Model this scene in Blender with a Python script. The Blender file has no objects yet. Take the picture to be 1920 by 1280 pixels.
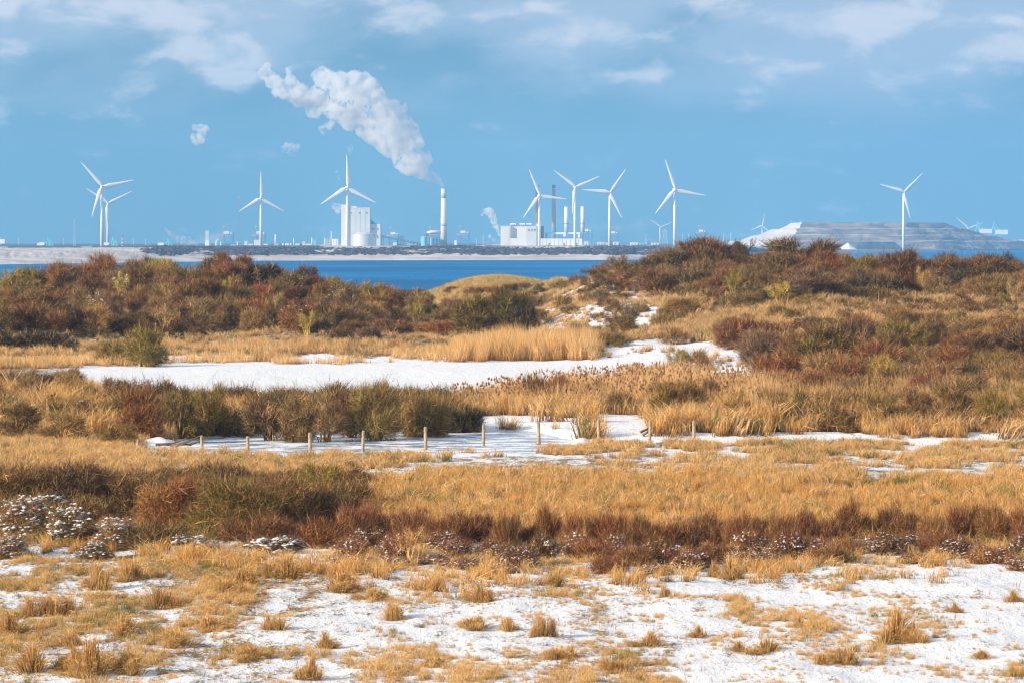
import bpy, bmesh, math, random
import numpy as np
from mathutils import Vector, Matrix, noise as mnoise

S = bpy.context.scene
C = S.collection
R = random.Random(11)
rng = np.random.default_rng(7)

# ------------------------------------------------------------------ camera
F = 7200.0           # focal length in photo pixels (1920 wide)
H = 15.0             # camera height over the sea
YH = 453.0           # horizon row
cam = bpy.data.objects.new("camera", bpy.data.cameras.new("camera"))
C.objects.link(cam)
cam.location = (0, 0, H)
cam.rotation_euler = (math.radians(90), 0, 0)
cam.data.sensor_width = 36
cam.data.lens = 36 * F / 1920
cam.data.shift_y = -(640 - YH) / 1920
cam.data.clip_start = 1
cam.data.clip_end = 60000
S.camera = cam

# ------------------------------------------------------------------ light
SUN_EL, SUN_AZ = math.radians(21), math.radians(239)   # azimuth clockwise from +Y
sdir = Vector((math.sin(SUN_AZ) * math.cos(SUN_EL), math.cos(SUN_AZ) * math.cos(SUN_EL), math.sin(SUN_EL)))
sun = bpy.data.objects.new("sun", bpy.data.lights.new("sun", 'SUN'))
C.objects.link(sun)
sun.data.energy = 5.0
sun.data.angle = math.radians(0.5)
sun.data.color = (1.0, 0.84, 0.64)
sun.rotation_euler = sdir.to_track_quat('Z', 'Y').to_euler()

W = bpy.data.worlds.new("World")
S.world = W
W.use_nodes = True
nt = W.node_tree
nt.nodes.clear()


def N(nt, t, **kw):
    n = nt.nodes.new(t)
    for k, v in kw.items():
        if k == 'inputs':
            for i, val in v.items():
                n.inputs[i].default_value = val
        else:
            setattr(n, k, v)
    return n


def M_(nt, op, a, b=None, c=None, clamp=False):
    n = nt.nodes.new('ShaderNodeMath')
    n.operation = op
    n.use_clamp = clamp
    for i, v in enumerate((a, b, c)):
        if v is None:
            continue
        if isinstance(v, (int, float)):
            n.inputs[i].default_value = v
        else:
            nt.links.new(v, n.inputs[i])
    return n.outputs[0]


def MR(nt, v, a, b, c=0.0, d=1.0, smooth=True):
    n = nt.nodes.new('ShaderNodeMapRange')
    n.interpolation_type = 'SMOOTHSTEP' if smooth else 'LINEAR'
    nt.links.new(v, n.inputs[0])
    for i, x in enumerate((a, b, c, d)):
        n.inputs[i + 1].default_value = x
    return n.outputs[0]


def MIX(nt, f, a, b):
    n = nt.nodes.new('ShaderNodeMix')
    n.data_type = 'RGBA'
    for sock, v in ((n.inputs[0], f), (n.inputs[6], a), (n.inputs[7], b)):
        if isinstance(v, (int, float)):
            sock.default_value = v
        elif isinstance(v, tuple):
            sock.default_value = v if len(v) == 4 else (*v, 1)
        else:
            nt.links.new(v, sock)
    return n.outputs[2]


geo = N(nt, 'ShaderNodeTexCoord')
L = nt.links.new
vec = geo.outputs['Generated']
sep = N(nt, 'ShaderNodeSeparateXYZ')
L(vec, sep.inputs[0])
# clear sky, read a little above the true line of sight: cold dry winter air has a deep blue horizon
zup = M_(nt, 'MAXIMUM', M_(nt, 'ADD', sep.outputs[2], 0.17), 0.17)
cmb = N(nt, 'ShaderNodeCombineXYZ')
L(sep.outputs[0], cmb.inputs[0]); L(sep.outputs[1], cmb.inputs[1]); L(zup, cmb.inputs[2])
nrm = N(nt, 'ShaderNodeVectorMath', operation='NORMALIZE')
L(cmb.outputs[0], nrm.inputs[0])
sky = N(nt, 'ShaderNodeTexSky', sky_type='NISHITA')
sky.sun_disc = False
sky.sun_elevation = SUN_EL
sky.sun_rotation = SUN_AZ
sky.air_density = 1.0
sky.dust_density = 0.0
sky.ozone_density = 3.0
L(nrm.outputs[0], sky.inputs[0])
gain = N(nt, 'ShaderNodeMix', data_type='RGBA', blend_type='MULTIPLY')
gain.inputs[0].default_value = 1
L(sky.outputs[0], gain.inputs[6])
gain.inputs[7].default_value = (0.68, 0.84, 0.77, 1)
skycol = gain.outputs[2]
# clouds: noise in direction space, thicker with elevation, plus the particular banks in view
azx = M_(nt, 'DIVIDE', sep.outputs[0], M_(nt, 'MAXIMUM', M_(nt, 'ABSOLUTE', sep.outputs[1]), 0.05))
elz = M_(nt, 'DIVIDE', sep.outputs[2], M_(nt, 'MAXIMUM', M_(nt, 'ABSOLUTE', sep.outputs[1]), 0.05))
mp = N(nt, 'ShaderNodeMapping')
mp.inputs['Scale'].default_value = (1, 1, 2.3)
L(vec, mp.inputs[0])
n1 = N(nt, 'ShaderNodeTexNoise', inputs={'Scale': 15, 'Detail': 7, 'Roughness': 0.55, 'Distortion': 0.25})
L(mp.outputs[0], n1.inputs['Vector'])
n2 = N(nt, 'ShaderNodeTexNoise', inputs={'Scale': 55, 'Detail': 8, 'Roughness': 0.55, 'Distortion': 0.3})
L(mp.outputs[0], n2.inputs['Vector'])
thick = MR(nt, sep.outputs[2], 0.028, 0.075)
base = M_(nt, 'ADD', M_(nt, 'MULTIPLY', n1.outputs[0], 0.8), M_(nt, 'MULTIPLY', thick, 0.20))
veil = M_(nt, 'MULTIPLY', MR(nt, base, 0.32, 0.56), MR(nt, sep.outputs[2], 0.018, 0.050))
blobs = None
for (px, py, rx, ry, a) in [(230, 25, 260, 46, .9), (420, 100, 115, 42, .85), (750, 18, 90, 48, .9), (1080, 58, 130, 32, .62),
                            (1345, 12, 100, 32, .9), (1640, 32, 130, 48, .9), (1880, 100, 95, 48, .85), (1210, 132, 110, 28, .45),
                            (1530, 142, 70, 40, .35), (35, 88, 80, 32, .8), (10, 18, 45, 36, .9), (450, 148, 60, 35, .55),
                            (1400, 110, 120, 30, .35), (1840, 40, 120, 24, .6), (1130, 178, 90, 18, .3), (980, 25, 130, 35, .5),
                            (640, 95, 150, 35, .28), (1720, 150, 120, 25, .2)]:
    dx = M_(nt, 'DIVIDE', M_(nt, 'SUBTRACT', azx, (px - 960) / F), rx / F)
    dz = M_(nt, 'DIVIDE', M_(nt, 'SUBTRACT', elz, (YH - py) / F), ry / F)
    d = M_(nt, 'ADD', M_(nt, 'MULTIPLY', dx, dx), M_(nt, 'MULTIPLY', dz, dz))
    g = M_(nt, 'MULTIPLY', M_(nt, 'EXPONENT', M_(nt, 'MULTIPLY', d, -1.0)), a)
    blobs = g if blobs is None else M_(nt, 'MAXIMUM', blobs, g)
front = M_(nt, 'GREATER_THAN', sep.outputs[1], 0)
blobs = M_(nt, 'MULTIPLY', blobs, front)
cum = MR(nt, M_(nt, 'ADD', M_(nt, 'ADD', M_(nt, 'MULTIPLY', blobs, 0.72), M_(nt, 'MULTIPLY', thick, 0.10)), M_(nt, 'ADD', M_(nt, 'MULTIPLY', M_(nt, 'SUBTRACT', n2.outputs[0], 0.5), 1.9), M_(nt, 'MULTIPLY', M_(nt, 'SUBTRACT', n1.outputs[0], 0.5), .8))), 0.16, 0.66)
hi = MR(nt, sep.outputs[2], 0.06, 0.12)     # above the frame the broken cloud cover goes on
cumhi = M_(nt, 'MULTIPLY', hi, MR(nt, n1.outputs[0], 0.47, 0.62))
cumall = M_(nt, 'MAXIMUM', cum, M_(nt, 'MULTIPLY', cumhi, 0.55))
c1 = MIX(nt, M_(nt, 'MULTIPLY', veil, 0.80), skycol, (4.5, 5.2, 6.3))
c2 = MIX(nt, M_(nt, 'MULTIPLY', cumall, 0.92), c1, (6.9, 6.8, 7.2))
bg = N(nt, 'ShaderNodeBackground')
bg.inputs[1].default_value = 0.085
L(c2, bg.inputs[0])
out = N(nt, 'ShaderNodeOutputWorld')
L(bg.outputs[0], out.inputs[0])

S.view_settings.view_transform = 'Standard'
S.view_settings.look = 'None'
S.view_settings.exposure = 0.5
S.view_settings.gamma = 1.0
S.view_settings.use_curve_mapping = False
S.cycles.use_denoising = True
S.cycles.max_bounces = 8
S.cycles.diffuse_bounces = 3
S.cycles.volume_bounces = 10
S.cycles.filter_width = 1.15
S.cycles.transparent_max_bounces = 12
S.cycles.use_adaptive_sampling = True
S.cycles.adaptive_threshold = 0.015


# ------------------------------------------------------------------ numeric noise
def _hash(ix, iy, seed):
    h = (ix.astype(np.int64) * 374761393 + iy.astype(np.int64) * 668265263 + seed * 1442695041) & 0xffffffff
    h = ((h ^ (h >> 13)) * 1274126177) & 0xffffffff
    return ((h ^ (h >> 16)) & 0xffff) / 65535.0


def vnoise(x, y, seed=0):
    x = np.asarray(x, float); y = np.asarray(y, float)
    ix = np.floor(x); iy = np.floor(y)
    fx = x - ix; fy = y - iy
    fx = fx * fx * (3 - 2 * fx); fy = fy * fy * (3 - 2 * fy)
    a = _hash(ix, iy, seed); b = _hash(ix + 1, iy, seed)
    c = _hash(ix, iy + 1, seed); d = _hash(ix + 1, iy + 1, seed)
    return (a + (b - a) * fx) * (1 - fy) + (c + (d - c) * fx) * fy


def fbm(x, y, seed=0, octv=4):
    s = 0; a = .5; t = 0
    for o in range(octv):
        s = s + a * vnoise(x * 2 ** o, y * 2 ** o, seed + o * 17)
        t += a; a *= .55
    return s / t * 2 - 1


def sstep(a, b, v):
    t = np.clip((v - a) / (b - a), 0, 1)
    return t * t * (3 - 2 * t)


# ------------------------------------------------------------------ terrain
RP = [-900, -200, 0, 100, 190, 300, 430, 520, 600, 700, 760, 800, 900, 1000, 1060, 1130, 1200, 1320, 1400, 1480, 1560, 1620, 1700, 1850, 1920, 2100, 2800]
RY = [545, 545, 545, 533, 525, 520, 520, 532, 540, 563, 577, 585, 592, 575, 548, 520, 510, 497, 498, 496, 505, 518, 515, 520, 525, 530, 540]
RD = [460] * 13 + [455, 450, 445, 450, 460, 465, 465, 465, 465, 465, 465, 465, 465, 465]
SY = [315] * 14 + [310, 305, 300, 290, 280, 270, 262, 258, 255, 250, 250, 250, 250]


def terrain(x, y):
    x = np.asarray(x, float); y = np.asarray(y, float)
    px = 960 + F * x / np.maximum(y, 60)
    z = 5.3 + 0.16 * fbm(x / 14, y / 22, 3, 3) + (.07 + .07 * (1 - sstep(112, 140, y))) * fbm(x / 1.6, y / 2.8, 9, 4)
    near = np.clip(1 - y / 78.0, 0, 1)
    z = z + 8.0 * near ** 1.3
    # ditch with ice
    wl = np.interp(px, [-600, 150, 260, 420, 1000, 1150, 2600], [0, 0, .3, 1, 1, .75, .75])
    y0 = np.interp(px, [0, 1000, 1100, 2600], [178.5, 178.5, 185.5, 186])
    y1 = np.interp(px, [0, 300, 700, 1000, 1100, 2600], [196, 196, 203, 204, 192, 191])
    ch = sstep(y0 - 2.0, y0 + 1.0, y) * (1 - sstep(y1 - 1.5, y1 + 2.5, y)) * wl
    z = z - 0.55 * ch
    rd = np.interp(px, RP, RD)
    zr = H - (np.interp(px, RP, RY) - YH) * rd / F
    ys = np.interp(px, RP, SY)
    s = np.clip((y - ys) / (rd - ys), 0, 1)
    up = 0.55 * s + 0.45 * s * s * (3 - 2 * s)
    hum = fbm(x / 15, y / 24, 31, 4) * 1.25 * sstep(0.02, .25, s)
    z = z + (zr - 5.3) * up + hum * (0.4 + 0.6 * (1 - sstep(0.75, 1.0, s)))
    # behind the ridge down to the beach
    b = sstep(rd + 8, 800, y)
    z = np.where(y > rd, z * (1 - b) + (-2.0) * b, z)
    # the low marram dune in the gap
    gx = (px - 935) / 120.0; gy = (y - 600) / 65.0
    top = 9.6 + 0.35 * fbm(x / 9, y / 16, 77, 3) - 2.4 * np.clip(np.abs(gx), 0, 3) ** 1.7
    md = top * np.exp(-gy ** 2)
    z = np.where(y > 500, np.maximum(z, md), z)
    gx2 = (px - 1050) / 60.0; gy2 = (y - 560) / 45.0
    md2 = (9.2 - 1.9 * np.abs(gx2) ** 1.7) * np.exp(-gy2 ** 2)
    z = np.where(y > 480, np.maximum(z, md2), z)
    return z


def ray_ground(px, py):
    """world point where the sight line through photo pixel (px, py) meets the ground"""
    D = np.concatenate([np.arange(84, 260, 0.5), np.arange(260, 1000, 1.5)])
    x = (px - 960) / F * D
    zr = H - (py - YH) / F * D
    t = terrain(x, D)
    k = np.nonzero(zr <= t)[0]
    if len(k) == 0:
        return None
    return float(x[k[0]]), float(D[k[0]]), float(t[k[0]])


def band(px, xs, ys):
    return np.interp(px, xs, ys)


def cover(px, py, x, y):
    """0 = clean snow, 1 = dead grass litter without snow"""
    n = fbm(x / 2.1, y / 6.5, 51, 4)
    g = np.full_like(np.asarray(px, float), 0.55)
    ft = band(px, [0, 300, 600, 900, 1300, 1600, 1920], [1010, 1040, 1075, 1085, 1080, 1070, 1065])
    lf = band(px, [0, 500, 900, 1300, 1920], [.46, .40, .34, .30, .28])
    g = np.where(py > ft, lf, g)
    th = (py <= ft) & (py > 1005)
    g = np.where(th, .24, g)
    g = np.where((py <= 1005) & (py > 895), 0.86, g)
    g = np.where((py <= 895) & (py > 852), 0.42, g)
    g = np.where((py <= 852) & (py > 812), 0.16, g)
    g = np.where((py <= 812) & (py > 748), np.where((px > 900) & (px < 1250), .28, .55), g)
    sn = (py <= 748) & (py > 668)
    sf = band(px, [0, 90, 180, 1150, 1260, 1500, 1600, 1920], [.7, .5, .06, .06, .24, .34, .6, .75])
    g = np.where(sn, sf, g)
    g = np.where((py <= 680) & (py > 640) & (px > 1140) & (px < 1450), .12, g)
    sl = (py <= 668) & ~((py > 640) & (px > 1140) & (px < 1450))
    g = np.where(sl, 0.60, g)
    face = sl & (px > 960) & (px < 1260) & (py < 625)
    g = np.where(face, .32, g)
    g = np.where((y > 500), .9, g)
    return g, n


def rows():
    r = [-40, -10, 20, 40, 55, 65]
    D = 72.0
    while D < 260:
        r.append(D); D += 0.0035 * D
    while D < 620:
        r.append(D); D += 0.0042 * D
    while D < 1200:
        r.append(D); D += 0.02 * D
    return np.array(r)


DR = rows()
U = np.concatenate([np.linspace(-.5, -.17, 40)[:-1], np.linspace(-.17, .17, 430), np.linspace(.17, .5, 40)[1:]])
XX = U[None, :] * (np.maximum(DR, 60)[:, None])
YY = np.repeat(DR[:, None], len(U), 1)
ZZ = terrain(XX, YY)


def grid_mesh(name, X, Y, Z, attrs=None, smooth=True):
    nr, ncol = X.shape
    me = bpy.data.meshes.new(name)
    v = np.stack([X, Y, Z], -1).reshape(-1, 3)
    i = np.arange(nr * ncol).reshape(nr, ncol)
    q = np.stack([i[:-1, :-1], i[:-1, 1:], i[1:, 1:], i[1:, :-1]], -1).reshape(-1, 4)
    me.from_pydata(v.tolist(), [], q.tolist())
    if attrs:
        for k, a in attrs.items():
            at = me.attributes.new(k, 'FLOAT', 'POINT')
            at.data.foreach_set('value', np.asarray(a, np.float32).ravel())
    if smooth:
        me.polygons.foreach_set('use_smooth', np.ones(len(q), bool))
    me.update()
    return me


# ------------------------------------------------------------------ materials
def mat(name, col=(.8, .8, .8), rough=.7, **kw):
    m = bpy.data.materials.new(name)
    m.use_nodes = True
    b = m.node_tree.nodes['Principled BSDF']
    b.inputs['Base Color'].default_value = (*col, 1)
    b.inputs['Roughness'].default_value = rough
    b.inputs['Specular IOR Level'].default_value = kw.get('spec', .3)
    if kw.get('metal'):
        b.inputs['Metallic'].default_value = kw['metal']
    return m


def noisy(name, c1, c2, scale=5, rough=.7, bump=0, detail=5, coords='Object', lo=.35, hi=.65, spec=.3, bscale=None):
    m = mat(name, c1, rough, spec=spec)
    t = m.node_tree; b = t.nodes['Principled BSDF']
    tc = N(t, 'ShaderNodeTexCoord')
    n = N(t, 'ShaderNodeTexNoise', inputs={'Scale': scale, 'Detail': detail})
    t.links.new(tc.outputs[coords], n.inputs['Vector'])
    t.links.new(MIX(t, MR(t, n.outputs[0], lo, hi), c1, c2), b.inputs['Base Color'])
    if bump:
        n3 = N(t, 'ShaderNodeTexNoise', inputs={'Scale': bscale or scale * 3, 'Detail': 4})
        t.links.new(tc.outputs[coords], n3.inputs['Vector'])
        bp = N(t, 'ShaderNodeBump', inputs={'Strength': bump, 'Distance': .1})
        t.links.new(n3.outputs[0], bp.inputs['Height'])
        t.links.new(bp.outputs[0], b.inputs['Normal'])
    return m


def ground_material():
    m = mat('snowy_ground', (.8, .8, .8), .75, spec=.2)
    t = m.node_tree; b = t.nodes['Principled BSDF']; l = t.links.new
    tc = N(t, 'ShaderNodeTexCoord')
    at = N(t, 'ShaderNodeAttribute', attribute_name='cover')
    n1 = N(t, 'ShaderNodeTexNoise', inputs={'Scale': 1.0, 'Detail': 6, 'Roughness': .62})
    mp = N(t, 'ShaderNodeMapping'); mp.inputs['Scale'].default_value = (1.5, .55, 1.5)
    l(tc.outputs['Object'], mp.inputs[0]); l(mp.outputs[0], n1.inputs['Vector'])
    n2 = N(t, 'ShaderNodeTexNoise', inputs={'Scale': 9.0, 'Detail': 5, 'Roughness': .7})
    mp2 = N(t, 'ShaderNodeMapping'); mp2.inputs['Scale'].default_value = (1.3, .5, 1.3)
    l(tc.outputs['Object'], mp2.inputs[0]); l(mp2.outputs[0], n2.inputs['Vector'])
    s = M_(t, 'ADD', at.outputs['Fac'], M_(t, 'MULTIPLY', M_(t, 'SUBTRACT', n1.outputs[0], .5), .9))
    s = M_(t, 'ADD', s, M_(t, 'MULTIPLY', M_(t, 'SUBTRACT', n2.outputs[0], .5), .75))
    f = MR(t, s, .34, .56)
    n3 = N(t, 'ShaderNodeTexNoise', inputs={'Scale': 2.2, 'Detail': 8, 'Roughness': .7})
    l(tc.outputs['Object'], n3.inputs['Vector'])
    lit = MIX(t, MR(t, n3.outputs[0], .38, .62), (.13, .075, .035), (.42, .26, .11))
    n4 = N(t, 'ShaderNodeTexNoise', inputs={'Scale': .5, 'Detail': 3})
    l(tc.outputs['Object'], n4.inputs['Vector'])
    lit = MIX(t, MR(t, n4.outputs[0], .55, .72), lit, (.085, .095, .025))
    snow = MIX(t, MR(t, n3.outputs[0], .3, .7), (.80, .83, .88), (.90, .91, .93))
    l(MIX(t, f, snow, lit), b.inputs['Base Color'])
    bp = N(t, 'ShaderNodeBump', inputs={'Strength': .8, 'Distance': .22})
    hsum = M_(t, 'ADD', n1.outputs[0], M_(t, 'MULTIPLY', n2.outputs[0], .45))
    l(hsum, bp.inputs['Height'])
    l(bp.outputs[0], b.inputs['Normal'])
    return m


def grass_material(name, c_a, c_b, c_base, green=(.10, .11, .03), gmix=.15):
    m = mat(name, c_a, .75, spec=.15)
    t = m.node_tree; b = t.nodes['Principled BSDF']; l = t.links.new
    ti = N(t, 'ShaderNodeAttribute', attribute_name='tint', attribute_type='INSTANCER')
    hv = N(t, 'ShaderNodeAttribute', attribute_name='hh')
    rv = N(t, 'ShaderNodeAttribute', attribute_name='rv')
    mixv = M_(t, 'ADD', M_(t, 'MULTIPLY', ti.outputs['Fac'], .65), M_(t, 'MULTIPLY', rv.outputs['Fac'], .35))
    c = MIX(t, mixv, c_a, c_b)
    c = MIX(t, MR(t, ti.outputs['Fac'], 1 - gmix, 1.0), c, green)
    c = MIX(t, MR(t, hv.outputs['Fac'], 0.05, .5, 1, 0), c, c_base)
    l(c, b.inputs['Base Color'])
    # thin blades pass a little light
    tr = N(t, 'ShaderNodeBsdfTranslucent'); l(c, tr.inputs[0])
    mx = N(t, 'ShaderNodeMixShader'); mx.inputs[0].default_value = .22
    l(b.outputs[0], mx.inputs[1]); l(tr.outputs[0], mx.inputs[2])
    l(mx.outputs[0], t.nodes['Material Output'].inputs[0])
    return m


def twig_material(name, from_object=True, snow=False):
    m = mat(name, (.2, .1, .05), .8, spec=.15)
    t = m.node_tree; b = t.nodes['Principled BSDF']; l = t.links.new
    rv = N(t, 'ShaderNodeAttribute', attribute_name='rv')
    bv = N(t, 'ShaderNodeAttribute', attribute_name='bv')
    if from_object:
        oi = N(t, 'ShaderNodeObjectInfo')
        c = oi.outputs['Color']
    else:
        ti = N(t, 'ShaderNodeAttribute', attribute_name='tint', attribute_type='INSTANCER')
        r = N(t, 'ShaderNodeValToRGB')
        e = r.color_ramp.elements
        e[0].position = 0; e[0].color = (.24, .125, .07, 1)
        e[1].position = 1; e[1].color = (.34, .22, .11, 1)
        for p, cc in ((.3, (.26, .15, .085, 1)), (.5, (.20, .16, .075, 1)), (.75, (.36, .21, .10, 1))):
            x = e.new(p); x.color = cc
        l(ti.outputs['Fac'], r.inputs[0])
        c = r.outputs[0]
    v = M_(t, 'ADD', .24, M_(t, 'MULTIPLY', M_(t, 'MULTIPLY', rv.outputs['Fac'], rv.outputs['Fac']), 1.6))
    c = MIX(t, MR(t, rv.outputs['Fac'], .70, 1.0, 0, .75), c, (.36, .25, .13))
    hsv = N(t, 'ShaderNodeHueSaturation')
    l(c, hsv.inputs['Color']); l(v, hsv.inputs['Value']); hsv.inputs['Saturation'].default_value = 1.12
    l(M_(t, 'ADD', .487, M_(t, 'MULTIPLY', bv.outputs['Fac'], .028)), hsv.inputs['Hue'])
    l(hsv.outputs[0], b.inputs['Base Color'])
    return m


M = {
    'ground': ground_material(),
    'twig': twig_material('twigs'),
    'twig_stuff': twig_material('scrub_twigs', False),
    'bark': noisy('pale_bark', (.16, .12, .07), (.30, .26, .13), 6),
    'snow': noisy('snow', (.80, .83, .88), (.9, .91, .93), 3, .7, .4),
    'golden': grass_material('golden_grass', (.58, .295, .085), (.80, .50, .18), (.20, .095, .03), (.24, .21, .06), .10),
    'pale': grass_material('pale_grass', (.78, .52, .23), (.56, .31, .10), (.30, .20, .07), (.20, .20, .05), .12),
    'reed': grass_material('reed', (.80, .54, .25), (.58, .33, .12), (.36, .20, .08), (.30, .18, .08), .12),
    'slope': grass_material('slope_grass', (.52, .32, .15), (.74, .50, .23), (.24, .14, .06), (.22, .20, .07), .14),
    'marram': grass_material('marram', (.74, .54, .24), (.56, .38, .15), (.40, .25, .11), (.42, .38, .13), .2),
    'stalk': grass_material('dark_stalks', (.16, .08, .045), (.22, .12, .06), (.12, .07, .04)),
    'plume': grass_material('reed_plumes', (.36, .19, .11), (.44, .27, .15), (.36, .2, .11)),
    'white': noisy('white_paint', (.88, .88, .87), (.84, .85, .85), .15, .5),
    'cream': noisy('cream_cladding', (.84, .82, .77), (.78, .77, .73), .06, .6),
    'greywhite': noisy('grey_white_cladding', (.66, .68, .70), (.60, .63, .66), .05, .6),
    'grey': noisy('grey_metal', (.30, .36, .42), (.22, .29, .36), .1, .6),
    'blue': noisy('blue_steel', (.08, .26, .46), (.12, .34, .52), .1, .6),
    'teal': noisy('teal_steel', (.16, .60, .72), (.22, .66, .76), .1, .5),
    'pink': noisy('faded_red_paint', (.62, .26, .28), (.66, .36, .36), .1, .6),
    'brick': noisy('pale_brown_brick', (.44, .30, .27), (.50, .36, .32), .05, .8),
    'darkcap': noisy('dark_cap', (.16, .17, .19), (.22, .22, .24), .1, .8),
    'red': mat('red_band', (.55, .10, .09), .6),
    'post': noisy('weathered_wood', (.28, .21, .14), (.46, .37, .25), 9, .8, .3),
    'deadwood': noisy('dead_wood', (.10, .075, .05), (.24, .18, .12), 6, .85),
}


def tag(o, label=None, cat=None, group=None, kind=None):
    if label: o['label'] = label
    if cat: o['category'] = cat
    if group: o['group'] = group
    if kind: o['kind'] = kind
    return o


def link(name, me, m=None, parent=None, loc=None):
    o = bpy.data.objects.new(name, me)
    C.objects.link(o)
    if m is not None and me is not None and not me.materials:
        me.materials.append(m)
    if parent is not None:
        o.parent = parent
    if loc is not None:
        o.location = loc
    return o


def empty(name, loc, label=None, cat=None, group=None, rz=0):
    o = bpy.data.objects.new(name, None)
    o.empty_display_size = .5
    C.objects.link(o)
    o.location = loc
    o.rotation_euler = (0, 0, rz)
    return tag(o, label, cat, group)


# ---- mesh builder
class MB:
    def __init__(s):
        s.v = []; s.f = []

    def add(s, vs, fs):
        k = len(s.v)
        s.v += [tuple(p) for p in vs]
        s.f += [tuple(i + k for i in f) for f in fs]
        return s

    def box(s, x0, x1, y0, y1, z0, z1):
        return s.add([(x0, y0, z0), (x1, y0, z0), (x1, y1, z0), (x0, y1, z0), (x0, y0, z1), (x1, y0, z1), (x1, y1, z1), (x0, y1, z1)],
                     [(0, 3, 2, 1), (4, 5, 6, 7), (0, 1, 5, 4), (1, 2, 6, 5), (2, 3, 7, 6), (3, 0, 4, 7)])

    def tube(s, pts, rad, n=8, cap=True):
        pts = [Vector(p) for p in pts]
        if isinstance(rad, (int, float)): rad = [rad] * len(pts)
        k = len(s.v)
        for i, p in enumerate(pts):
            a = pts[max(0, i - 1)]; b = pts[min(len(pts) - 1, i + 1)]
            d = (b - a).normalized()
            u = d.orthogonal().normalized() if abs(d.z) < .9 else Vector((1, 0, 0))
            u = (u - d * u.dot(d)).normalized()
            w = d.cross(u)
            for j in range(n):
                t = 2 * math.pi * j / n
                q = p + (u * math.cos(t) + w * math.sin(t)) * rad[i]
                s.v.append(tuple(q))
        for i in range(len(pts) - 1):
            for j in range(n):
                a = k + i * n + j; b = k + i * n + (j + 1) % n
                s.f.append((a, b, b + n, a + n))
        if cap:
            s.f.append(tuple(k + j for j in range(n))[::-1])
            s.f.append(tuple(k + (len(pts) - 1) * n + j for j in range(n)))
        return s

    def mesh(s, name, smooth=False):
        me = bpy.data.meshes.new(name)
        me.from_pydata(s.v, [], s.f)
        if smooth:
            me.polygons.foreach_set('use_smooth', np.ones(len(me.polygons), bool))
        me.update()
        return me

    def build(s, name, m, parent=None, smooth=False, loc=None):
        return link(name, s.mesh(name, smooth), m, parent, loc)


# ================================================================== SETTING
PX = 960 + F * XX / np.maximum(YY, 60)
PY = YH + (H - ZZ) * F / np.maximum(YY, 60)
kk_ = F / np.maximum(YY, 60) / 50.
g, n = cover(PX + 60 * kk_ * fbm(XX / 2.6, YY / 6, 203, 4), PY + 14 * kk_ ** .6 * fbm(XX / 3.1, YY / 7, 201, 4), XX, YY)


def blur(a, k, ax):
    c_ = np.cumsum(np.concatenate([np.repeat(np.take(a, [0], ax), k + 1, ax), a, np.repeat(np.take(a, [-1], ax), k, ax)], ax), ax)
    n_ = a.shape[ax]
    return (np.take(c_, range(2 * k + 1, 2 * k + 1 + n_), ax) - np.take(c_, range(0, n_), ax)) / (2 * k + 1)


g = blur(blur(g, 2, 0), 3, 1)
ground = link('ground', grid_mesh('ground', XX, YY, ZZ, {'cover': g + n * .16}), M['ground'])
tag(ground, 'snow covered dune ground with dead grass litter', kind='structure')

# ice in the ditch
def ice_material():
    m = mat('ice', (.5, .6, .7), .3, spec=.5)
    t = m.node_tree; b = t.nodes['Principled BSDF']; l = t.links.new
    tc = N(t, 'ShaderNodeTexCoord')
    mp = N(t, 'ShaderNodeMapping'); mp.inputs['Scale'].default_value = (.35, .5, 1)
    l(tc.outputs['Object'], mp.inputs[0])
    n1 = N(t, 'ShaderNodeTexNoise', inputs={'Scale': 1.4, 'Detail': 7, 'Roughness': .65}); l(mp.outputs[0], n1.inputs['Vector'])
    n2 = N(t, 'ShaderNodeTexNoise', inputs={'Scale': 14, 'Detail': 4}); l(mp.outputs[0], n2.inputs['Vector'])
    f = MR(t, M_(t, 'ADD', n1.outputs[0], M_(t, 'MULTIPLY', M_(t, 'SUBTRACT', n2.outputs[0], .5), .3)), .44, .56)
    l(MIX(t, f, (.33, .42, .52), (.82, .85, .9)), b.inputs['Base Color'])
    l(MR(t, f, 0, 1, .22, .75), b.inputs['Roughness'])
    bp = N(t, 'ShaderNodeBump', inputs={'Strength': .3, 'Distance': .04}); l(n1.outputs[0], bp.inputs['Height']); l(bp.outputs[0], b.inputs['Normal'])
    return m


ice = MB()
ix = np.linspace(-24, 40, 65); iy = np.linspace(176, 206, 31)
IX, IY = np.meshgrid(ix, iy)
ic = link('ice', grid_mesh('ice', IX, IY, np.full_like(IX, 4.93) + .012 * fbm(IX, IY, 5, 3)), ice_material())
tag(ic, 'frozen ditch water dusted with snow', kind='structure')


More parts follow.
